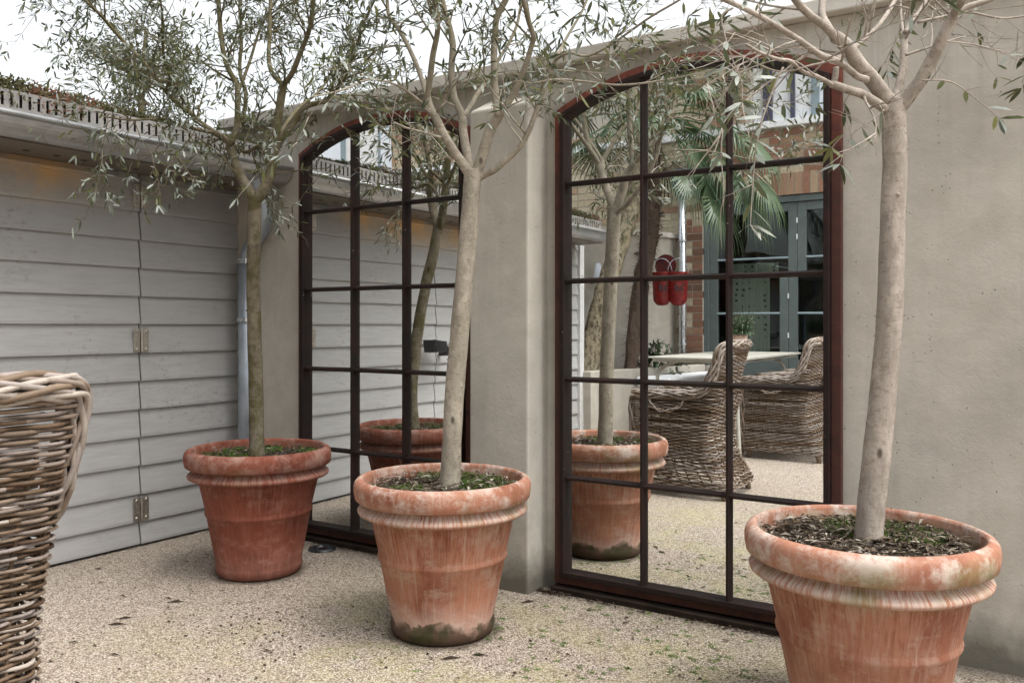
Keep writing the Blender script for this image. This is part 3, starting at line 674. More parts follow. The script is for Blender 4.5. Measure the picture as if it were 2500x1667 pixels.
def make_olive(i, base, Y, trunk, limbs, r0, label, dens, ntw, lsize, seed, lenf=1.0, extra=(), start=0.25):
    """limbs: (list of (px,py), start radius, end radius, depth change along it, growth beyond the last point)"""
    rr = random.Random(seed)
    root = thing('olive_tree', base, label, 'olive tree', 'olive trees standing in terracotta pots')
    wood = MB(); leaves = MB(); lean = trunk[-1][2]
    tp = smooth_path([P(x,y,Y+dy) for x,y,dy in trunk], 5); m = len(tp)
    wood.tube(tp, [r0*(1.12-0.20*(k/m)**0.7+0.14*max(0,1-k/3)) for k in range(m)], 16, 0.5, rough=0.10)
    for pl, ra, rb, dy, ext in limbs:
        n = len(pl)
        pts = [P(x,y,Y+lean+dy[0]+(dy[1]-dy[0])*(k/(n-1))) for k,(x,y) in enumerate(pl)]
        if ext:
            d = (pts[-1]-pts[-2]).normalized(); q = pts[-1]; m_ = max(2,int(ext/0.09))
            for k in range(m_):
                d = (d+Vector((rr.gauss(0,.12),rr.gauss(0,.12),rr.uniform(-.02,.12)))).normalized(); q = q+d*ext/m_; pts.append(q)
        sp = smooth_path(pts, 4); m = len(sp)
        rad = [ra+(rb-ra)*(k/(m-1))**0.8 for k in range(m)]
        wood.tube(sp, rad, 10 if ra > 0.012 else 7, 0.5, rough=0.12)
        length = sum((sp[k+1]-sp[k]).length for k in range(m-1))
        cnt = int(ntw*length*(1.0 if ra > 0.008 else 1.3))
        for _ in range(cnt):
            f = start+(1-start)*rr.random()**0.8; k = min(int(f*(m-1)), m-2); q = sp[k].lerp(sp[k+1], rr.random())
            t = (sp[k+1]-sp[k]).normalized(); perp = t.orthogonal(); perp.rotate(Matrix.Rotation(rr.uniform(0,2*pi),3,t))
            nd = t*rr.uniform(0.3,0.9)+perp.normalized()*rr.uniform(0.6,1.1)+Vector((0,0,rr.uniform(-0.15,0.45)))
            L = rr.uniform(0.18,0.42)*lenf*(0.75+0.5*rr.random())
            twig(wood, leaves, rr, q, nd, L, min(rad[k]*0.5,0.0038), 0, dens, rr.uniform(-.3,1), lsize, 2)
    for pl, ra, dy, dn in extra:
        pts = smooth_path([P(x,y,Y+lean+dy) for x,y in pl], 5); m = len(pts)
        wood.tube(pts, [ra*(1-0.6*k/m) for k in range(m)], 6, 0.8)
        for k in range(2, m):
            t = (pts[k]-pts[k-1]).normalized(); end = k == m-1
            for _ in range(6 if end else (1 if rr.random() < dn else 0)):
                perp = t.orthogonal(); perp.rotate(Matrix.Rotation(rr.uniform(0,2*pi),3,t))
                leaf(leaves, pts[k], t*rr.uniform(0.2,0.9)+perp, Vector((rr.gauss(0,.6),rr.gauss(0,.6),1)), lsize*rr.uniform(0.9,1.3), lsize*0.25, rr.random())
            if rr.random() < dn*0.5:
                perp = t.orthogonal(); perp.rotate(Matrix.Rotation(rr.uniform(0,2*pi),3,t))
                twig(wood, leaves, rr, pts[k], t*0.6+perp, 0.09, 0.0014, 2, min(0.6,dens*1.2), 0.3, lsize, 2)
    for _ in range(16):                              # pruning stubs and small knots
        k = rr.randint(6, len(tp)-3); t = (tp[k+1]-tp[k]).normalized(); perp = t.orthogonal(); perp.rotate(Matrix.Rotation(rr.uniform(0,2*pi),3,t)); perp.normalize()
        q = tp[k]+perp*r0*0.70; rs = rr.uniform(0.003,0.007)
        wood.tube([q, q+perp*r0*0.18, q+perp*(r0*0.25+rr.random()*0.006)], [rs*1.6, rs, rs*0.5], 8, 0.2)
    w = part(wood, 'trunk', M_BARK[i], root, smooth=True); l = part(leaves, 'crown', M_OLIVE, root, smooth=False)
    return root, len(leaves.f)

C1 = P(633,0,3.465); C2 = P(1081,0,2.80); C3 = P(2114,0,2.085)
make_pot(C1, 0, 'dark red terracotta pot nearest the shed, holding the mossy trunked olive', 500, 12000, 0.0)
make_pot(C2, 1, 'weathered terracotta pot with dark algae at its foot, standing in front of the pier', 900, 11000, 0.08)
make_pot(C3, 2, 'big pale terracotta pot in the right foreground, partly cut off by the frame', 2200, 16000, 0.04)

T1 = make_olive(0, P(627,1111,3.46), 3.46, [(627,1125,0),(626,1000,0.01),(622,850,-0.01),(618,700,-0.05),(620,590,-0.09),(622,500,-0.115),(623,478,-0.12)],
 [([(623,490),(607,464),(580,415),(565,366),(562,345)],0.023,0.016,(0,0.02),0),
  ([(563,350),(548,338),(527,325),(487,299),(469,279),(445,262),(415,235),(388,200)],0.013,0.005,(0,-0.15),0.5),
  ([(527,325),(495,318),(440,305),(400,290),(360,292)],0.007,0.003,(-0.02,-0.35),0.25),
  ([(565,350),(578,310),(580,250),(578,205),(562,178),(548,140),(540,90),(533,0)],0.013,0.007,(0,0.12),0.45),
  ([(568,345),(590,300),(600,232),(585,170),(590,90),(585,20)],0.010,0.005,(0,0.35),0.4),
  ([(623,490),(640,469),(661,424),(668,380),(670,357),(679,290),(688,225),(692,205)],0.023,0.015,(0,-0.02),0),
  ([(692,208),(714,178),(735,125),(750,89),(759,54),(765,0)],0.012,0.006,(-0.02,-0.15),0.4),
  ([(692,208),(665,180),(656,140),(658,89),(661,0)],0.010,0.006,(-0.02,0.15),0.45),
  ([(664,400),(683,348),(714,308),(737,268),(775,252),(803,245),(830,205),(850,165),(861,140)],0.012,0.004,(0,-0.12),0.4),
  ([(660,425),(640,360),(600,372),(575,355)],0.010,0.007,(0,0.15),0),
  ([(670,350),(700,300),(728,265)],0.009,0.004,(0,0.3),0.5),
  ([(469,279),(430,215),(400,140),(398,60)],0.006,0.003,(0,-0.4),0.3),
  ([(580,205),(520,170),(450,120),(360,80),(300,10)],0.005,0.002,(0.1,-0.1),0.2),
  ([(580,230),(610,150),(640,60),(700,-40)],0.007,0.004,(0.1,0.4),0.2)],
 0.0275, 'olive tree with dark mossy trunk in the pot nearest the shed', 0.60, 21, 0.036, 21, 0.80,
 extra=[([(470,330),(430,380),(395,430),(380,470),(340,478),(285,483)],0.0022,-0.35,0.5),([(430,380),(460,420),(475,450)],0.0016,-0.35,0.6),([(395,430),(420,445),(440,475)],0.0014,-0.3,0.5),([(420,300),(370,380),(325,395),(318,430)],0.0016,-0.3,0.5),
        ([(400,200),(300,150),(200,90),(150,40),(110,-10)],0.0028,-0.3,0.35),([(380,260),(280,230),(200,215),(120,200)],0.0016,-0.5,0.3),([(690,480),(720,500),(745,470),(780,430)],0.0018,-0.1,0.5)])
T2 = make_olive(1, P(1098,1188,2.80), 2.80, [(1097,1205,0),(1101,1130,0),(1107,1000,0),(1119,850,0),(1130,720,0),(1141,600,0),(1148,520,0),(1153,440,0),(1155,415,0)],
 [([(1150,432),(1130,400),(1115,379),(1084,330),(1065,290),(1050,262),(1043,235)],0.018,0.012,(0,-0.03),0),
  ([(1043,240),(1050,190),(1057,134),(1066,90),(1068,58),(1060,0)],0.011,0.006,(-0.03,-0.2),0.45),
  ([(1043,240),(1030,195),(1012,147),(992,105),(975,75),(950,40),(945,0)],0.009,0.005,(-0.03,0.2),0.4),
  ([(1153,428),(1143,385),(1137,357),(1131,320),(1129,286),(1116,255),(1108,235),(1102,179),(1106,112),(1098,70),(1088,36),(1080,0)],0.017,0.007,(0,0.15),0.4),
  ([(1131,285),(1150,258),(1164,232),(1180,210),(1196,190),(1215,150)],0.010,0.005,(0.05,0.35),0.4),
  ([(1160,428),(1170,402),(1184,357),(1196,320),(1204,304),(1216,285),(1222,272)],0.020,0.015,(0,-0.05),0),
  ([(1216,285),(1210,240),(1207,188),(1206,130),(1209,89),(1213,45),(1240,-10)],0.013,0.008,(-0.05,-0.02),0.45),
  ([(1222,275),(1240,252),(1256,225),(1267,201),(1280,170),(1289,143),(1300,105),(1303,89),(1290,50),(1280,10)],0.012,0.006,(-0.05,-0.2),0.4),
  ([(1160,442),(1178,428),(1205,415),(1227,397),(1255,372),(1276,348),(1292,318),(1303,290),(1320,245),(1334,201),(1348,165),(1358,145)],0.014,0.006,(0,-0.1),0),
  ([(1356,147),(1375,135),(1396,130),(1430,138),(1475,120),(1520,90)],0.005,0.003,(-0.1,-0.25),0.3),
  ([(1356,147),(1385,90),(1420,30),(1440,-20)],0.005,0.003,(-0.1,0.1),0.3),
  ([(1300,205),(1360,195),(1430,200),(1500,208),(1560,205)],0.004,0.002,(-0.2,-0.5),0.2),
  ([(1057,277),(1010,235),(960,205),(900,195),(850,215)],0.005,0.002,(-0.02,-0.35),0.15),
  ([(1084,330),(1072,335),(1040,325),(1020,320)],0.005,0.003,(0,-0.1),0.1)],
 0.0305, 'olive tree with four spreading limbs in the pot before the pier', 0.50, 12, 0.042, 31, 0.82,
 extra=[([(1276,348),(1240,300),(1225,270)],0.003,-0.1,0.0),([(1100,390),(1060,340),(1020,300)],0.0018,-0.2,0.2),([(1300,205),(1250,200),(1210,240),(1190,300)],0.0016,-0.2,0.2)])
T3 = make_olive(2, P(2121,1323,2.085), 2.085, [(2118,1340,0),(2123,1290,0),(2131,1200,0),(2143,1080,0),(2156,960,0),(2166,850,0),(2175,700,0),(2180,560,0),(2183,430,0),(2184,330,0),(2183,262,0),(2183,245,0)],
 [([(2178,262),(2150,222),(2125,190),(2101,165),(2085,140),(2070,116),(2052,100),(2038,89)],0.021,0.015,(0,-0.05),0),
  ([(2040,92),(2016,67),(1995,50),(1976,36),(1950,10),(1930,-20)],0.011,0.007,(-0.05,-0.15),0.3),
  ([(2034,90),(2022,65),(2007,36),(2008,0),(2005,-40)],0.010,0.007,(-0.05,0.1),0.3),
  ([(2117,195),(2095,188),(2078,174),(2058,158),(2038,147),(2010,138),(1989,125),(1965,108),(1945,94)],0.009,0.006,(-0.03,-0.15),0.25),
  ([(2040,147),(2065,130),(2092,112),(2115,90),(2141,67),(2165,35),(2186,0)],0.008,0.004,(-0.05,0.1),0.3),
  ([(2172,275),(2150,258),(2123,241),(2100,228),(2079,223),(2050,212),(2029,205)],0.013,0.009,(0,-0.08),0),
  ([(2032,207),(2010,195),(1989,185),(1960,175),(1930,150),(1900,145)],0.006,0.003,(-0.08,-0.25),0.15),
  ([(2036,205),(2040,185),(2041,165)],0.008,0.007,(-0.05,-0.05),0),
  ([(2186,255),(2190,232),(2198,200),(2204,170),(2207,120),(2209,80)],0.012,0.009,(0,0.06),0),
  ([(2210,82),(2225,55),(2244,31),(2255,15),(2266,0)],0.007,0.005,(0.05,0.1),0.3),
  ([(2208,90),(2200,50),(2198,0)],0.004,0.003,(0.05,0.15),0.2),
  ([(2190,270),(2208,250),(2228,222),(2248,196),(2264,166),(2279,138),(2292,112),(2302,89),(2318,60),(2329,36)],0.018,0.013,(0,-0.1),0),
  ([(2327,38),(2340,15),(2351,-5),(2355,-60)],0.010,0.007,(-0.1,-0.2),0.3),
  ([(2329,36),(2360,18),(2400,5),(2440,-10)],0.008,0.005,(-0.1,-0.1),0.3),
  ([(2241,55),(2300,42),(2360,30),(2440,45),(2500,40)],0.004,0.002,(0.05,0.1),0.1),
  ([(2211,135),(2240,125),(2262,118)],0.004,0.002,(0,0),0.1)],
 0.0305, 'pale smooth trunked olive tree in the right foreground pot', 0.03, 9, 0.050, 47, 0.9,
 extra=[([(1912,165),(1895,200),(1876,250),(1863,286),(1852,330),(1845,366),(1840,420),(1837,469),(1834,510),(1832,549)],0.0024,-0.3,0.35),
        ([(1790,20),(1762,40),(1770,90),(1790,150),(1810,200),(1812,250)],0.0024,-0.35,0.2),([(2038,147),(1980,160),(1900,175),(1800,130),(1740,90)],0.0026,-0.2,0.05),([(1990,185),(1940,150),(1880,150),(1800,180)],0.0022,-0.2,0.05),([(2159,268),(2120,300),(2080,330),(2050,400)],0.0018,-0.1,0.3),
        ([(2250,196),(2320,200),(2380,240),(2440,290)],0.0022,-0.1,0.25),([(2079,223),(2060,260),(2080,300),(2030,360)],0.0016,0,0.2),([(2210,30),(2190,90),(2172,140),(2165,175)],0.0018,0.35,0.9),([(2560,120),(2520,160),(2495,215)],0.0018,0.25,0.9),([(2300,100),(2380,110),(2460,130),(2500,140)],0.002,0,0.1)])

# ------------------------------------------------------------------ rattan armchairs
def lerp_prof(pr, z):
    for (z0,a),(z1,b) in zip(pr, pr[1:]):
        if z <= z1: 
            t = max(0,(z-z0)/(z1-z0)); t = t*t*(3-2*t) if False else t
            return a+(b-a)*t
    return pr[-1][1]
RX = [(0.05,0.30),(0.12,0.265),(0.20,0.215),(0.28,0.185),(0.36,0.172),(0.45,0.178),(0.60,0.215),(0.75,0.258),(0.90,0.30)]
WX = [(0.05,0.262),(0.3,0.25),(0.6,0.262),(0.9,0.268)]
def topz(x):                                        # height of the rim at x along the side (front = -0.30)
    if x < 0.0: return 0.60+0.012*sin((x+0.3)*6)
    t = min(1,x/0.245); return 0.612+0.278*(t**4.2)
def u_path(z, off=0.0, closed=False):
    xr = lerp_prof(RX,z)-off; w = lerp_prof(WX,z)-off; xf = -0.30+off; r = 0.06
    pts = []
    def line(a, b, st=0.0145):
        n = max(1,int((Vector(b)-Vector(a)).length/st))
        for i in range(n): pts.append((a[0]+(b[0]-a[0])*i/n, a[1]+(b[1]-a[1])*i/n))
    def arc(c, a0, a1):
        for i in range(6): a = a0+(a1-a0)*i/6; pts.append((c[0]+r*cos(a), c[1]+r*sin(a)))
    line((xf,-w),(xr-r,-w)); arc((xr-r,-w+r),-pi/2,0); line((xr,-w+r),(xr,w-r)); arc((xr-r,w-r),0,pi/2); line((xr-r,w),(xf,w)); pts.append((xf,w))
    if closed: pts.pop(); line((xf,w),(xf,-w)); pts.append((xf,-w))
    return pts
def weave(mb, rr, z0, z1, off, closed, step, rad, amp, pitch):
    z = z0; row = 0
    while z < z1:
        pts = u_path(z, off, closed); n = len(pts); s = 0; out = []; segs = []
        zj = rr.uniform(-0.0015,0.0015); ph = row*pi
        for i, (x, y) in enumerate(pts):
            a = pts[max(i-1,0)]; b = pts[min(i+1,n-1)]; tx, ty = b[0]-a[0], b[1]-a[1]; l = hypot(tx,ty) or 1
            if i: s += hypot(x-pts[i-1][0], y-pts[i-1][1])
            o = amp*sin(pi*s/pitch+ph); nx, ny = ty/l, -tx/l
            keep = closed or z < topz(x)-0.01
            q = Vector((x+nx*o, y+ny*o, z+zj+0.002*noise.noise(Vector((x*7,y*7,z*30)))+0.0035*noise.noise(Vector((x*3,y*3,z*4+off*9)))))
            if keep: out.append(q)
            elif out: segs.append(out); out = []
        if out: segs.append(out)
        for sg in segs:
            i = 0
            while i < len(sg)-1:                     # rods of limited length, each its own tone
                k = rr.randint(18,46); v = min(1,max(0,rr.gauss(0.5,0.24)))
                mb.tube(sg[i:i+k+1], rad*rr.uniform(0.85,1.12), 5, v, cap=False); i += k
        z += step*rr.uniform(0.94,1.06); row += 1
def rope(mb, rr, path, R, r, ns, pitch, flat=1.0):
    path = smooth_path([Vector(p) for p in path], 8); L = 0; acc = [0]
    for a, b in zip(path, path[1:]): L += (b-a).length; acc.append(L)
    t = (path[1]-path[0]).normalized(); u = t.orthogonal().normalized(); fr = []
    for i, p in enumerate(path):
        t2 = (path[min(i+1,len(path)-1)]-path[max(i-1,0)]).normalized(); u = t.rotation_difference(t2) @ u; t = t2; u = (u-t*u.dot(t)).normalized(); fr.append((u.copy(), t.cross(u)))
    for k in range(ns):
        v = min(1,max(0,rr.gauss(0.66,0.2))); pts = []
        sg = 1 if k % 2 else -1
        for i, p in enumerate(path):
            a = sg*2*pi*acc[i]/pitch+2*pi*k/ns; q = R*(1+0.12*sin(acc[i]*40+k))
            pts.append(p+fr[i][0]*cos(a)*q+fr[i][1]*sin(a)*q*flat)
        mb.tube(pts, r*rr.uniform(0.85,1.15), 6, v)
def make_chair():
    rr = random.Random(77)
    root = thing('rattan_armchair', (0,0,0), 'x', 'chair', 'grey rattan armchairs round the garden table')
    mb = MB(); weave(mb, rr, 0.062, 0.43, 0, True, 0.0101, 0.0042, 0.0066, 0.055); weave(mb, rr, 0.4285, 0.885, 0, False, 0.0101, 0.0042, 0.0066, 0.055)
    mb.build('woven_shell', M_WICKER, root, smooth=True)
    mb = MB(); weave(mb, rr, 0.44, 0.88, 0.032, False, 0.0125, 0.0045, 0.0045, 0.052); mb.build('inner_weave', M_WICKER, root, smooth=True)
    mb = MB()                                       # upright stakes
    base = u_path(0.3, 0, True); s = 0; last = -1
    n = len(base)
    for i in range(0, n, 4):
        x0, y0 = base[i]; pts = []
        f = i/n
        for zz in [0.06+0.07*k for k in range(13)]:
            pp = u_path(min(zz,0.9), 0.004, True); q = pp[min(int(f*len(pp)), len(pp)-1)]
            if zz > 0.43 and (q[0] < -0.285 or zz > topz(q[0])): break
            pts.append(Vector((q[0], q[1], zz)))
        if len(pts) > 1: mb.tube(pts, 0.0048, 5, rr.random())
    mb.build('stakes', M_STAKE, root)
    mb = MB(); rim = []
    for x in (-0.30,-0.22,-0.12,-0.04,0.04,0.10,0.145,0.175,0.20,0.22,0.237): rim.append((x, -lerp_prof(WX,topz(x))+(0.010 if x < 0.05 else -0.002), topz(x)))
    W = 0.262
    arcp = rim+[(0.258,-W+0.010,0.893),(0.288,-W+0.06,0.905)]+[(0.290,-0.08,0.905),(0.290,0.08,0.905)]+[(0.288,W-0.06,0.905),(0.258,W-0.010,0.893)]+[(x,-y,z) for x,y,z in rim[::-1]]
    post = [(-0.300,-0.246,0.02),(-0.302,-0.246,0.15),(-0.302,-0.248,0.35),(-0.306,-0.25,0.52),(-0.30,-0.25,0.585)]
    rope(mb, rr, arcp, 0.0245, 0.0068, 16, 0.80, 1.0)
    mb.build('braided_rim', M_WICKER, root, smooth=True)
    for s in (-1,1):
        mb = MB(); rope(mb, rr, [(x,s*-y,z) for x,y,z in post], 0.015, 0.0065, 6, 0.5); mb.build('front_post', M_WICKER, root, smooth=True)
        mb = MB(); rope(mb, rr, [(-0.18,s*0.268,0.575),(-0.165,s*0.280,0.54),(-0.11,s*0.284,0.515),(-0.05,s*0.284,0.515),(0.0,s*0.278,0.54),(0.03,s*0.268,0.575)], 0.007, 0.0045, 4, 0.12); mb.build('handle_loop', M_WICKER, root, smooth=True)
    for x in (-0.25,0.24):
        for y in (-0.21,0.21):
            mb = MB(); mb.tube([(x*1.06,y*1.05,0),(x,y,0.075)], [0.016,0.021], 12, 0.45); mb.build('leg', M_WICKER, root, smooth=True)
    mb = MB(); mb.box((-0.27,-0.215,0.385),(0.12,0.215,0.415)); mb.build('seat', M_STAKE, root, bevel=0.008)
    return root
chair = make_chair()
def copy_tree(o, parent=None):
    c = o.copy(); scene.collection.objects.link(c); c.parent = parent
    for ch in o.children: copy_tree(ch, c)
    return c
chairs = [((-1.876,0.668,0), 0.0, 'rattan armchair at the left edge, its high woven back to the viewer'),
          ((-1.735,-0.985,0), 0.02, 'rattan armchair in the right mirror, tucked against the long side of the table'),
          ((-1.68,-1.72,0), -0.05, 'rattan armchair in the right mirror, half hidden behind the other at the table')]
for i, (l, rz, lab) in enumerate(chairs):
    c = chair if i == 0 else copy_tree(chair)
    c.location = l; c.rotation_euler = (0,0,rz); c.scale = (1,1,0.976); c['label'] = lab

# ------------------------------------------------------------------ garden table with potted herb
tb = thing('garden_table', (-2.35,-1.38,0), 'thin cream metal garden table with curved legs, beside the armchairs', 'table')
mb = MB(); x0,x1,y0,y1,r = -2.74,-1.93,-2.38,-0.50,0.09; pl = []
for cx_, cy_, a0 in ((x1-r,y1-r,0),(x0+r,y1-r,pi/2),(x0+r,y0+r,pi),(x1-r,y0+r,3*pi/2)):
    for i in range(7): a = a0+pi/2*i/6; pl.append((cx_+r*cos(a), cy_+r*sin(a)))
mb.prism(pl, 'z', 0.742, 0.752); part(mb, 'tabletop', M_TABLE, tb, bevel=0.002)
mb = MB(); pl2 = [(-2.355+(x+2.355)*0.93, -1.375+(y+1.375)*0.96) for x,y in pl]; mb.prism(pl2, 'z', 0.715, 0.741); part(mb, 'apron', M_TABLE, tb)
for sx in (-1,1):
    for sy in (-1,1):
        mb = MB(); cx_, cy_ = -2.355+sx*0.30, -1.375+sy*0.74
        mb.tube(smooth_path([Vector(p) for p in ((cx_-sx*0.10,cy_-sy*0.10,0.715),(cx_-sx*0.02,cy_-sy*0.03,0.68),(cx_+sx*0.02,cy_+sy*0.02,0.60),(cx_+sx*0.015,cy_+sy*0.02,0.4),(cx_+sx*0.04,cy_+sy*0.04,0.0))]), 0.014, 10); part(mb, 'leg', M_TABLE, tb, smooth=True)
hp = PM(1824,865,7.15); hp.z = 0.753
pt = thing('herb_pot', hp, 'small pale clay pot standing on the cream garden table', 'plant pot')
mb = MB(); mb.lathe([(0.0,0.0),(0.044,0.0),(0.057,0.110),(0.063,0.113),(0.067,0.17),(0.060,0.172),(0.055,0.12)], (0,0,0), 28); mb.build('pot_body', M_CLAY, pt, smooth=True)
mb = MB(); mb.lathe([(0.0,0.155),(0.058,0.155)], (0,0,0), 20); mb.build('soil', M_SOIL, pt)
hb = thing('rosemary_bush', hp+Vector((0,0,0.155)), 'feathery green herb growing in the small clay pot on the table', 'plant')
st, lv = MB(), MB(); rr = random.Random(9)
for k in range(170):
    a = rr.uniform(0,2*pi); e = rr.uniform(0.25,1.5); d = Vector((cos(a)*cos(e),sin(a)*cos(e),sin(e))); p = Vector((cos(a)*0.03,sin(a)*0.03,0)); L = rr.uniform(0.09,0.22)*(0.42+0.58*sin(e))
    pts = [p+d*L*t+Vector((0,0,0.03*t)) for t in (0,0.33,0.66,1)]; st.tube(pts, 0.0012, 4, 0.3)
    for j in range(22):
        t = 0.25+0.75*j/22; q = p+d*L*t; leaf(lv, q, d+Vector((rr.gauss(0,.8),rr.gauss(0,.8),rr.gauss(0,.8))), Vector((0,0,1)), 0.022, 0.006, rr.random())
st.build('stems', M_STAKE, hb); lv.build('crown', M_HERB, hb)

# ------------------------------------------------------------------ planter, bench, boundary wall
pw = thing('planter', (-3.3,-1.7,0), 'low pale rendered raised planter holding the rough trunk tree and the palm', 'planter')
F0, F1 = Vector((-3.40,-0.875,0)), Vector((-3.06,-2.72,0))
def slab(mb, a, b, th, z0, z1, side=1):             # a wall strip from a to b, thickness to the left of the run
    d = (b-a).normalized(); nrm = Vector((-d.y,d.x,0))*th*side
    q = [a,b,b+nrm,a+nrm]; vs = [(p.x,p.y,z0) for p in q]+[(p.x,p.y,z1) for p in q]
    mb.add(vs, [(0,3,2,1),(4,5,6,7),(0,1,5,4),(1,2,6,5),(2,3,7,6),(3,0,4,7)])
mb = MB(); slab(mb, F0, F1, 0.10, 0, 0.600, -1); part(mb, 'front_wall', M_RENDER2, pw, bevel=0.006)
mb = MB(); mb.add([(-3.50,-0.91,0.52),(-4.3,-0.91,0.52),(-3.40,-2.80,0.52),(-3.17,-2.75,0.52)], [(0,1,2,3)], 0.2); part(mb, 'soil', M_SOIL, pw)
mb = MB(); slab(mb, F1+Vector((0.0,-0.0,0)), F1+Vector((0.32,-0.01,0)), 0.08, 0, 0.590, -1); part(mb, 'return_wall', M_RENDER2, pw, bevel=0.006)
bw_ = thing('boundary_wall', (-3.9,-1.8,0), 'pale rendered boundary wall with stone coping behind the planter', 'wall')
B0, B1 = Vector((-4.30,-0.60,0)), Vector((-3.42,-2.82,0))
mb = MB(); slab(mb, B0, B1, 0.16, 0, 1.90, -1); part(mb, 'wall', M_RENDER2, bw_)
mb = MB(); slab(mb, B0+Vector((0.03,0,0)), B1+Vector((0.03,0,0)), 0.22, 1.902, 1.955, -1); part(mb, 'coping', M_COPING, bw_, bevel=0.004)
bn = thing('garden_bench', (-2.9,-2.2,0), 'pale built-in bench with white cushion against the planter', 'bench')
mb = MB(); a_, b_ = F0.lerp(F1,0.33)+Vector((0.012,0,0)), F1+Vector((0.012,0.0,0)); slab(mb, a_, b_, 0.36, 0, 0.44, 1); part(mb, 'seat', M_RENDER2, bn, bevel=0.005)
mb = MB(); slab(mb, a_+Vector((0.01,-0.01,0)), b_+Vector((0.01,0.02,0)), 0.36, 0.442, 0.535, 1); part(mb, 'seat_cushion', M_CUSHION, bn, bevel=0.02)
# blue wall lamp
wl = thing('wall_lamp', (-3.83,-1.72,1.46), 'small pale blue cone shaped lamp on the boundary wall', 'lamp')
mb = MB(); mb.lathe([(0.0,0.17),(0.022,0.17),(0.055,0.005),(0.05,0.0)], (-3.75,-1.70,1.42), 20); part(mb, 'lamp_shade', M_PALEGLASS, wl, smooth=True)
mb = MB(); mb.lathe([(0.0,0.004),(0.062,0.004),(0.062,-0.008),(0.0,-0.008)], (-3.75,-1.70,1.415), 20); mb.tube([(-3.75,-1.70,1.41),(-3.88,-1.75,1.40)], 0.008, 8); part(mb, 'bracket', M_BLACK, wl)

# ------------------------------------------------------------------ rough barked leaning tree
rt = thing('leaning_tree', PM(1431,915,7.6), 'tree with thick rough bark leaning out of the planter beside the shed', 'tree')
def pm(x, y, Y): return PM(x,y,Y)
wood = MB(); tp = smooth_path([pm(1428,990,7.6),pm(1436,900,7.6),pm(1454,800,7.6),pm(1480,700,7.6),pm(1512,600,7.62),pm(1543,500,7.65),pm(1562,420,7.7),pm(1574,330,7.8),pm(1580,200,7.9),pm(1575,60,8.0)], 6); m_ = len(tp)
wood.tube(tp, [0.106-0.040*(k/m_)+0.03*max(0,1-k/8) for k in range(m_)], 22, 0.5, rough=0.22)
lv = MB(); rr = random.Random(3)
for k in range(9):
    q = tp[-1-(k%3)*3]; a = rr.uniform(0,2*pi); e = rr.uniform(0.2,1.2); d = Vector((cos(a)*cos(e),sin(a)*cos(e),sin(e)))
    L = rr.uniform(0.7,1.3); pts = [q+d*L*t+Vector((rr.gauss(0,.04),rr.gauss(0,.04),0.15*t)) for t in (0,.25,.5,.75,1)]; wood.tube(pts, [0.035*(1-0.7*t) for t in (0,.25,.5,.75,1)], 8, 0.5)
    for j in range(26):
        b_ = pts[rr.randint(1,4)]; twig(wood, lv, rr, b_, d+Vector((rr.gauss(0,.8),rr.gauss(0,.8),rr.gauss(0,.6))), rr.uniform(.3,.6), 0.004, 1, 0.75, .4, 0.06, 2)
part(wood, 'trunk', M_ROUGHBARK, rt, smooth=True); part(lv, 'crown', M_OLIVE, rt)

# ------------------------------------------------------------------ fan palm
pa = thing('fan_palm', pm(1545,915,7.9), 'fan palm with shaggy brown fibrous trunk in the planter', 'palm')
tr_ = MB(); tp = smooth_path([pm(1540,960,7.9),pm(1543,880,7.9),pm(1556,760,7.9),pm(1572,650,7.9),pm(1588,560,7.9),pm(1592,470,7.9),pm(1586,380,7.9),pm(1575,300,7.9)], 6); m_ = len(tp)
tr_.tube(tp, [0.062+0.03*(k/m_) for k in range(m_)], 14, 0.25, rough=0.35)
rr = random.Random(8)
for k in range(4200):
    f = rr.random()**0.75; i = min(int(f*(m_-1)), m_-2); q = tp[i].lerp(tp[i+1], rr.random()); a = rr.uniform(0,2*pi)
    rd = 0.060+0.032*f; d = Vector((cos(a),sin(a),0)); p = q+d*rd*rr.uniform(.85,1.12)
    e = Vector((rr.gauss(0,.6),rr.gauss(0,.6),rr.uniform(-1.3,.6))).normalized()*rr.uniform(0.03,0.10)+d*rr.uniform(0.0,0.03)
    u = e.orthogonal().normalized()*rr.uniform(0.0008,0.003); tr_.add([p-u,p+u,p+e], [(0,1,2)], rr.random())
for k in range(20):
    f = rr.uniform(0.35,1); i = min(int(f*(m_-1)), m_-2); q = tp[i]; a = rr.uniform(0,2*pi); d = Vector((cos(a),sin(a),rr.uniform(-.2,.9))).normalized()
    tr_.tube([q+d*0.05,q+d*rr.uniform(0.11,0.15)], [0.014,0.009], 5, rr.uniform(.2,.7))
part(tr_, 'trunk', M_FIBRE, pa)
fan = MB(); stem = MB(); top = tp[-1]+Vector((0,0,0.03))
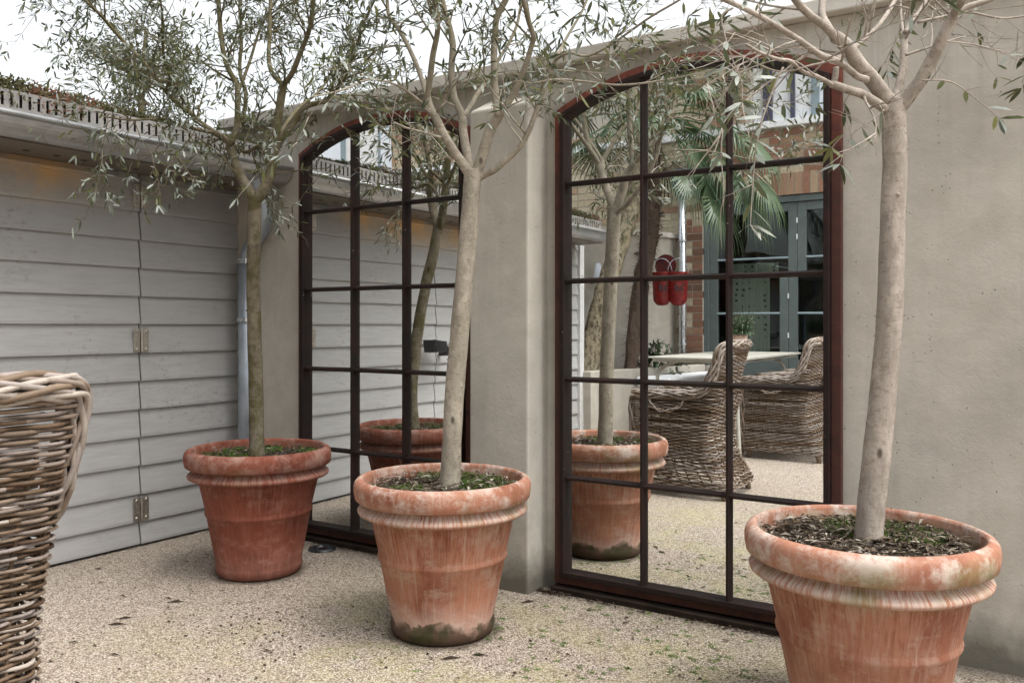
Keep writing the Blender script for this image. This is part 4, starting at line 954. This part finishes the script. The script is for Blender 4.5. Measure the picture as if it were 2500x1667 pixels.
def fan_leaf(a, e, L, R, rr, droop):
    d = Vector((cos(a)*cos(e),sin(a)*cos(e),sin(e))); pts = [top+d*L*t-Vector((0,0,droop*t*t)) for t in (0,.2,.4,.6,.8,1)]
    stem.tube(pts, [0.010*(1-0.5*t) for t in (0,.2,.4,.6,.8,1)], 6, 0.6)
    c = pts[-1]; ax = (pts[-1]-pts[-2]).normalized(); side = ax.cross(Vector((0,0,1))).normalized(); nn = side.cross(ax)
    nseg = 34
    for s in range(nseg):
        th = radians(-125+250*s/(nseg-1)); r = R*(0.72+0.28*cos(th*0.6))*rr.uniform(.88,1.05)
        dd = (ax*cos(th)+side*sin(th)).normalized(); w = dd.cross(nn).normalized()*R*0.024
        q0 = c; q1 = c+dd*r*0.5+nn*0.02-Vector((0,0,0.04*R)); q2 = c+dd*r*0.82-Vector((0,0,0.16*R*rr.uniform(.6,1.3))); q3 = c+dd*r*1.0-Vector((0,0,R*rr.uniform(.2,.5)))
        v = rr.random()*0.75
        fan.add([q0,q1-w,q1+w+nn*0.006,q2-w*0.7,q2+w*0.7,q3], [(0,1,2),(1,3,4,2)], v)
        fan.add([q2-w*0.7,q2+w*0.7,q3], [(0,2,1)], 1.0 if rr.random() < .3 else v)
for k in range(16):
    a = k*2.399; e = radians(62-4.6*k*0.95); L = rr.uniform(0.55,0.75); fan_leaf(a, e, L, rr.uniform(0.36,0.46), rr, 0.10+0.012*k)
for (x, y, Y, R) in ((1775,395,7.4,.44),(1825,460,7.3,.42),(1740,440,7.5,.44),(1700,360,7.6,.40),(1850,350,7.3,.40),(1780,300,7.6,.40),(1760,500,7.3,.36),(1860,440,7.2,.38),(1690,430,7.4,.34),(1470,330,7.8,.34)):
    t_ = pm(x,y,Y); v = t_-top; pts = [top+v*t+Vector((0,0,0.16*sin(pi*t))) for t in (0,.2,.4,.6,.8,1)]
    stem.tube(pts, 0.008, 6, 0.6); c = pts[-1]; ax = (pts[-1]-pts[-2]+Vector((0,0,-0.12))).normalized(); side = ax.cross(Vector((0,0,1))).normalized(); nn = side.cross(ax)
    for s in range(38):
        th = radians(-120+240*s/37); r = R*(0.74+0.26*cos(th*0.6))*rr.uniform(.88,1.05); dd = (ax*cos(th)+side*sin(th)).normalized(); w = dd.cross(nn).normalized()*R*0.023
        q1 = c+dd*r*0.5-Vector((0,0,0.05*R)); q2 = c+dd*r*0.8-Vector((0,0,R*rr.uniform(.15,.3))); q3 = c+dd*r*0.93-Vector((0,0,R*rr.uniform(.4,.72)))
        vv = rr.random()*0.7
        fan.add([c,q1-w,q1+w+nn*0.006,q2-w*0.7,q2+w*0.7], [(0,1,2),(1,3,4,2)], vv); fan.add([q2-w*0.7,q2+w*0.7,q3], [(0,2,1)], 1.0 if rr.random() < .35 else vv)
part(stem, 'leaf_stalks', M_HERB, pa); part(fan, 'crown', M_PALM, pa)

# ------------------------------------------------------------------ shrubs in the planter
def shrub(p, R, label, n, L, seed, m=M_LAUREL):
    rr = random.Random(seed); root = thing('shrub', p, label, 'shrub'); st, lv = MB(), MB()
    for k in range(n):
        a = rr.uniform(0,2*pi); e = rr.uniform(0.1,1.5); d = Vector((cos(a)*cos(e),sin(a)*cos(e),sin(e)*1.2)); pts = [d*R*t for t in (0,.5,1)]; st.tube(pts, 0.003, 4, .3)
        for j in range(9):
            leaf(lv, d*R*rr.uniform(.35,1.0), d+Vector((rr.gauss(0,.9),rr.gauss(0,.9),rr.gauss(0,.7))), Vector((rr.gauss(0,.4),rr.gauss(0,.4),1)), L*rr.uniform(.7,1.1), L*.36, rr.random())
    st.build('stems', M_STAKE, root); lv.build('crown', m, root); return root
q = pm(1598,880,8.15); shrub(Vector((q.x,q.y,0.52)), 0.26, 'glossy dark laurel shrub beside the palm trunk in the planter', 34, 0.075, 4)
q = pm(1660,885,8.4); shrub(Vector((q.x-0.05,q.y,0.50)), 0.15, 'low dark green mound of leaves in the planter by the downpipe', 46, 0.035, 6)

# ------------------------------------------------------------------ brick house behind the camera, seen in the mirrors
HY = -2.83
house = thing('brick_house', (-2.5,HY-0.2,0), 'stock brick house with grey green glazed doors, seen in the right mirror', 'house')
OP = (-3.128, 0.95, 2.265)                            # door opening
rr = random.Random(14)
def brick_rows(mb, xa, xb, za, zb, y, holes, ty=lambda x,z: 0.5):
    z = za; row = 0
    while z < zb-0.03:
        ivs = [(xa,xb)]
        for (h0,h1,g0,g1) in holes:
            if z+0.03 > g0 and z+0.03 < g1:
                nv = []
                for a,b in ivs:
                    if h1 <= a or h0 >= b: nv.append((a,b)); continue
                    if a < h0: nv.append((a,h0))
                    if b > h1: nv.append((h1,b))
                ivs = nv
        for a, b in ivs:
            x = a-(0.1125 if row % 2 else 0); fl = row % 2
            while x < b:
                w = 0.215 if (rr.random() < 0.6) else 0.1025
                u0, u1 = max(x,a), min(x+w,b)
                if u1-u0 > 0.02:
                    o = rr.uniform(0,0.004); mb.box((u0,y-0.02,z),(u1,y+o,z+0.065), min(1,max(0,ty(u0,z)+rr.gauss(0,0.16))))
                x += w+0.010
        z += 0.075; row += 1
def tone(x, z):
    if x < -3.36: return 0.74
    if z < 1.95 and x < -3.1: return 0.13
    return 0.46+0.30*noise.noise(Vector((x*3,z*3,0)))
mb = MB(); brick_rows(mb, -7.4, 1.6, 0, 2.93, HY, [(OP[0],OP[1],-1,OP[2]+0.222)], tone); brick_rows(mb, -7.4, -2.66, 3.03, 4.4, HY, [(-4.9,-3.9,3.1,4.3)], lambda x,z: .6)
bkw = part(mb, 'brick_face', M_BRICK, house)
mb = MB()
for a, b, c, d in ((-7.4,OP[0],0,2.93),(OP[1],1.6,0,2.93),(OP[0],OP[1],OP[2]+0.003,2.93),(-7.4,-2.64,2.93,4.4),(-2.64,1.6,4.05,4.4)):
    mb.box((a,HY-0.30,c),(b,HY-0.004,d))
part(mb, 'wall', M_MORTAR, house)
mb = MB(); x = OP[0]-0.12
while x < OP[1]+0.1:
    o = rr.uniform(0,0.003); mb.box((x,HY-0.02,OP[2]+0.003),(x+0.065,HY+0.002+o,OP[2]+0.215), min(1,max(0,rr.gauss(0.42,0.2)))); x += 0.075
part(mb, 'brick_lintel', M_BRICK, house)
mb = MB(); mb.box((-7.4,HY-0.1,2.933),(1.6,HY+0.05,3.0)); part(mb, 'ledge', M_WHITE, house, bevel=0.004)
# upper windows
mb = MB(); mb.box((-2.638,HY-0.14,3.001),(1.55,HY-0.10,4.049)); up = part(mb, 'upper_window', M_WHITE, house)
for xa, xb, m in ((-2.53,-2.44,M_NAVY),(-2.26,-2.22,M_NAVY),(-2.06,-1.99,M_BLUEGREY),(-1.2,-1.13,M_BLUEGREY)):
    mb = MB(); mb.box((xa,HY-0.098,3.003),(xb,HY-0.06,4.045)); sub(mb, 'frame', m, up, house)
mb = MB(); mb.box((-1.988,HY-0.098,3.06),(-1.205,HY-0.085,4.0)); sub(mb, 'pane', M_PALEGLASS, up, house)
mb = MB(); mb.box((-4.88,HY-0.1,3.12),(-3.92,HY-0.08,4.28)); w2 = part(mb, 'window', M_PALEGLASS, house)
mb = MB(); mb.box((-7.4,HY-3.0,4.402),(1.6,HY+0.10,4.52)); part(mb, 'roof', M_FELT, house)
# glazed doors
def frame_box(mb, x0, x1, z0, z1, y0=HY-0.10, y1=HY-0.045): mb.box((x0,y0,z0),(x1,y1,z1))
mb = MB(); frame_box(mb, OP[0]+0.001, OP[0]+0.055, 0.0, 2.20, HY-0.12, HY-0.02); frame_box(mb, OP[0]+0.001, OP[1]-0.001, 2.201, 2.262, HY-0.12, HY-0.02); frame_box(mb, OP[1]-0.055, OP[1]-0.001, 0, 2.20, HY-0.12, HY-0.02)
part(mb, 'door_frame', M_TEAL, house, bevel=0.003)
xx = OP[0]+0.057; W = 0.885
for k in range(4):
    a, b = xx+W*k, xx+W*(k+1)-0.004 if k < 3 else OP[1]-0.057; st_ = 0.085
    mb = MB(); frame_box(mb,a,a+st_,0.03,2.197); frame_box(mb,b-st_,b,0.03,2.197)
    dy = 0.0005
    mb.box((a+st_,HY-0.098,2.115),(b-st_,HY-0.047,2.195)); mb.box((a+st_,HY-0.098,0.03),(b-st_,HY-0.047,0.66))
    d = part(mb, 'glazed_door', M_TEAL, house, bevel=0.002)
    for z in (1.112,1.66):
        mb = MB(); mb.tube([(a+st_,HY-0.045,z),(b-st_,HY-0.045,z)], 0.011, 8); sub(mb, 'glazing_bar', M_BLUEGREY, d, house)
    mb = MB(); mb.box((a+st_,HY-0.075,0.66),(b-st_,HY-0.071,2.115)); sub(mb, 'pane', M_GLASS, d, house)
    for z in (0.9,1.28,1.86,2.02):
        mb = MB(); mb.box((b-0.006,HY-0.044,z-0.025),(b+0.006,HY-0.038,z+0.025)); sub(mb, 'door_catch', M_WHITE, d, house)
# dim room inside
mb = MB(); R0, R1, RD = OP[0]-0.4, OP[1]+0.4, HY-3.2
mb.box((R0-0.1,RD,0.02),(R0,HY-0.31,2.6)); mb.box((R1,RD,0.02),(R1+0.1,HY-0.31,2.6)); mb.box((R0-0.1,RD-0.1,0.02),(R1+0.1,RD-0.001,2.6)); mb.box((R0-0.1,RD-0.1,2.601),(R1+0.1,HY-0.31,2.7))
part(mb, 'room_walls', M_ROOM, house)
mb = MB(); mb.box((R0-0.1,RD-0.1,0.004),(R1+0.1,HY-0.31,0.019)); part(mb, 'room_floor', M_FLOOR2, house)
ct = MB(); npt = 40; vs = []
for i in range(npt):
    x = -2.93+0.50*i/(npt-1); yy = HY-0.24+0.018*sin(i*1.1)
    vs += [(x,yy,0.1),(x,yy,1.63)]
ct.add(vs, [(2*i,2*i+2,2*i+3,2*i+1) for i in range(npt-1)]); tag(ct.build('curtain', M_CURTAIN), 'beige spotted curtain hanging inside the grey green glazed doors', 'curtain')
# rain pipe on the house
hp_ = thing('rain_pipe', (-3.33,HY+0.06,0), 'shiny galvanised rain pipe with hopper head on the brick house', 'pipe')
px_, py_ = -3.325, HY+0.065
mb = MB(); mb.tube([(px_,py_,0),(px_,py_,2.36)], 0.041, 22); part(mb, 'pipe', M_GALV, hp_, smooth=True)
mb = MB(); 
for (h0,w0),(h1,w1) in (((2.33,0.05),(2.42,0.085)),((2.42,0.085),(2.60,0.098)),((2.60,0.11),(2.625,0.11))):
    mb.add([(px_-w0,py_-w0*.6,h0),(px_+w0,py_-w0*.6,h0),(px_+w0,py_+w0*.8,h0),(px_-w0,py_+w0*.8,h0),(px_-w1,py_-w1*.6,h1),(px_+w1,py_-w1*.6,h1),(px_+w1,py_+w1*.8,h1),(px_-w1,py_+w1*.8,h1)],
       [(0,3,2,1),(4,5,6,7),(0,1,5,4),(1,2,6,5),(2,3,7,6),(3,0,4,7)])
part(mb, 'hopper', M_PIPE, hp_)
for z in (1.87,0.8):
    mb = MB(); mb.tube([(px_,py_,z-0.012),(px_,py_,z+0.012)], 0.0465, 22); part(mb, 'bracket', M_GALV, hp_)
# fire buckets
def text_mesh(txt, size):
    cu = bpy.data.curves.new('t', 'FONT'); cu.body = txt; cu.size = size; cu.extrude = 0.001; cu.align_x = 'CENTER'; cu.align_y = 'CENTER'; cu.offset = 0.002
    o = bpy.data.objects.new('t', cu); scene.collection.objects.link(o); dg = bpy.context.evaluated_depsgraph_get(); me = bpy.data.meshes.new_from_object(o.evaluated_get(dg))
    bpy.data.objects.remove(o); return me
for i, (px, lab, txt) in enumerate(((1616,'left red enamel fire bucket hanging by the rain pipe, in front of a red lid','38'),(1655,'right red enamel fire bucket hanging in front of the rain pipe','38'))):
    c = pm(px,664,8.25 if i == 0 else 8.2); zr = c.z
    bk = thing('fire_bucket', (c.x,c.y,zr-0.33), lab, 'bucket', 'red fire buckets hanging by the rain pipe')
    mb = MB(); mb.lathe([(0.0,0.0),(0.050,0.008),(0.078,0.040),(0.084,0.058),(0.085,0.062),(0.098,0.315),(0.104,0.323),(0.101,0.328),(0.096,0.318),(0.08,0.06)], (0,0,0), 32); mb.build('bucket_body', M_RED, bk, smooth=True)
    mb = MB(); mb.tube([(0.098*cos(a),0.0,0.32+0.14*sin(a)) for a in [pi*k/14 for k in range(15)]], 0.0035, 6); h = mb.build('handle', M_GALV, bk, smooth=True); h.rotation_euler = (radians(-6),0,radians(-20))
    mb = MB(); mb.tube([(0.085*cos(a),0.085*sin(a),0.06) for a in [2*pi*k/24 for k in range(25)]], 0.002, 5); mb.build('rim_wire', M_RED, bk)
    me = text_mesh(txt, 0.095); me.materials.append(M_INK); to = bpy.data.objects.new('numerals', me); scene.collection.objects.link(to); to.parent = bk
    aa = radians(58); rad_ = 0.095; to.matrix_local = Matrix.Translation((rad_*cos(aa)*0.96,rad_*sin(aa)*0.96,0.175)) @ Matrix.Rotation(aa+pi/2,4,'Z') @ Matrix.Rotation(pi/2-0.10,4,'X')
    if i == 0:
        ll = thing('bucket_lid', (c.x-0.02,c.y-0.13,zr-0.02), 'round red enamel lid standing up behind the left fire bucket', 'lid')
        mb = MB(); mb.tube([(0,0,0.09),(0,-0.008,0.09)], 0.11, 32); mb.build('disc', M_DARKRED, ll); mb = MB(); mb.tube([(-0.05,0.012,0.16),(0.0,0.02,0.09),(0.05,0.012,0.02)], 0.004, 6); mb.build('strap', M_BLACK, ll)
        rl = MB(); rl.tube([(c.x-0.13,c.y-0.10,zr+0.128),(px_-0.02,c.y-0.10,zr+0.128)], 0.008, 8); rl.tube([(c.x,c.y-0.10,zr+0.13),(c.x,c.y,zr+0.13)], 0.006, 6); tag(rl.build('hanging_rail', M_BLACK), 'thin dark rail carrying the red fire buckets', 'rail')

# ------------------------------------------------------------------ neighbouring white house (glimpsed above the shed in the left mirror)
nh = thing('white_house', (-11,-6,0), 'white rendered house glimpsed in the top of the left mirror', 'house')
mb = MB(); mb.box((-16,-9.0,0),(-8.2,-5.0,5.2)); part(mb, 'wall', M_HOUSE2, nh)
for x in (-14.5,-12.5,-10.6,-9.1):
    mb = MB(); mb.box((x-0.45,-5.0,2.9),(x+0.45,-4.95,4.3)); f = part(mb, 'window', M_BLUEGREY, nh)
    mb = MB(); mb.box((x-0.38,-4.95,2.97),(x+0.38,-4.94,4.23)); sub(mb, 'pane', M_PALEGLASS, f, nh)
mb = MB(); mb.prism([(-16.3,5.2),(-7.9,5.2),(-12.1,6.9)], 'y', -9.2, -4.8); part(mb, 'roof', M_FELT, nh)

# ------------------------------------------------------------------ tree beyond the shed
bt = thing('background_tree', P(330,0,13)*1.0, 'bushy dark evergreen tree rising beyond the shed roof', 'tree')
bt.location.z = 0; wood, lv = MB(), MB(); rr = random.Random(60); c0 = P(345,150,13)
wood.tube([(c0.x,c0.y,0),(c0.x,c0.y,c0.z-0.6),(c0.x+0.1,c0.y,c0.z+0.5)], [0.07,0.05,0.012], 10)
for k in range(58):
    d = Vector((rr.gauss(0,1),rr.gauss(0,1),rr.gauss(0,1))).normalized()*rr.random()**0.4; cc = c0+Vector((d.x*0.95,d.y*0.95,d.z*0.82-0.05)); s = rr.uniform(0.14,0.30)
    wood.tube([c0+Vector((0,0,-0.3)),cc], [0.02,0.005], 5)
    for j in range(120):
        e = Vector((rr.gauss(0,1),rr.gauss(0,1),rr.gauss(0,1)))*s*0.55
        leaf(lv, cc+e, Vector((rr.gauss(0,1),rr.gauss(0,1),rr.gauss(0,1))), Vector((rr.gauss(0,1),rr.gauss(0,1),1)), 0.055, 0.024, rr.random())
part(wood, 'trunk', M_BARK[0], bt); part(lv, 'crown', M_TREE, bt)

# ------------------------------------------------------------------ crumbs, fallen leaves and moss on the gravel
mb = MB(); rr = random.Random(2)
def crumb(x, y, s, v):
    vs = []; 
    for k in range(7):
        a = 2*pi*k/7; r = s*rr.uniform(.5,1.1); vs.append((x+r*cos(a), y+r*sin(a)*0.8, 0.001))
    vs.append((x,y,s*rr.uniform(.3,.7))); mb.add(vs, [(k,(k+1)%7,7) for k in range(7)], v)
for k in range(470):
    px, py = rr.uniform(110,1850), 1370+290*rr.random()
    if rr.random() < 0.3: px, py = rr.gauss(610,90), rr.gauss(1545,32)
    if rr.random() < 0.1: px, py = rr.gauss(1480,120), rr.gauss(1455,15)
    Y = FPX/(py-HOR); p = P(px,py,Y)
    if p.y < 2.72: crumb(p.x, p.y, rr.choice((0.002,0.003,0.004,0.005,0.007)), rr.random())
for px, py, L in ((430,1470,.05),(410,1462,.03),(300,1457,.03),(245,1425,.02),(540,1414,.03),(640,1420,.02),(285,1525,.05),(240,1390,.03),(305,1510,.04),(1290,1470,.05),(1100,1608,.05),(1170,1600,.04),(650,1590,.03),(280,1600,.03),(180,1570,.03),(1775,1535,.035),(1720,1520,.03),(1530,1510,.02)):
    p = P(px,py,FPX/(py-HOR)); a = rr.uniform(-.4,.4)+TH; d = Vector((cos(a),sin(a),0))*L*.7; u = Vector((-sin(a),cos(a),0))*L*.11
    mb.add([p-d,p-u+Vector((0,0,.003)),p+d,p+u+Vector((0,0,.006))], [(0,1,2,3)], 0.4)
for v_ in range(0): pass
o = mb.build('garden_debris', M_DEBRIS); o.location.z = 0.002; tag(o, kind='stuff')
mb = MB()
for k in range(80):
    px, py = rr.uniform(1150,1860), rr.uniform(1480,1665)
    p = P(px,py,FPX/(py-HOR)); s = rr.uniform(0.003,0.010)
    for j in range(int(18+s*2200)):
        q = p+Vector((rr.gauss(0,s),rr.gauss(0,s*.8),0)); d = Vector((rr.gauss(0,1.2),rr.gauss(0,1.2),.7))*rr.uniform(.003,.006); h = rr.uniform(0,6.3); u = Vector((cos(h),sin(h),0))*.0017
        mb.add([q-u,q+u,q+d], [(0,1,2)], rr.random())
o = mb.build('ground_moss', M_MOSS); tag(o, kind='stuff')
# heap of swept leaves at the foot of the mirrors and pier
mb = MB()
for k in range(520):
    x = rr.choice((rr.uniform(-1.66,-0.5), rr.gauss(-1.62,.05), rr.uniform(-2.9,-2.1))); y = (GL_R-0.05 if x > -1.9 else GL_L-0.05)-abs(rr.gauss(0,.012)); a = rr.uniform(0,2*pi); L = rr.uniform(.006,.02)
    p = Vector((x,y,rr.uniform(.001,.008))); d = Vector((cos(a),sin(a),rr.uniform(-.1,.3)))*L; u = Vector((-sin(a),cos(a),rr.uniform(-.3,.3)))*L*.25
    mb.add([p,p+d*.5-u,p+d,p+d*.5+u], [(0,1,2,3)], rr.random()*.8)
tag(mb.build('leaf_litter', M_DEBRIS), kind='stuff')
mb = MB()
for k in range(150):
    x, y = rr.uniform(-3.4,0.6), rr.uniform(0.9,2.72); a = rr.uniform(0,2*pi)
    leaf(mb, Vector((x,y,0.004)), Vector((cos(a),sin(a),rr.uniform(-.05,.1))), Vector((rr.gauss(0,.3),rr.gauss(0,.3),1)), rr.uniform(.022,.042), rr.uniform(.005,.009), rr.random()*0.9, rr.uniform(-.2,.05))
tag(mb.build('fallen_leaves', M_LITTER), kind='stuff')
print('leaves', T1[1], T2[1], T3[1])
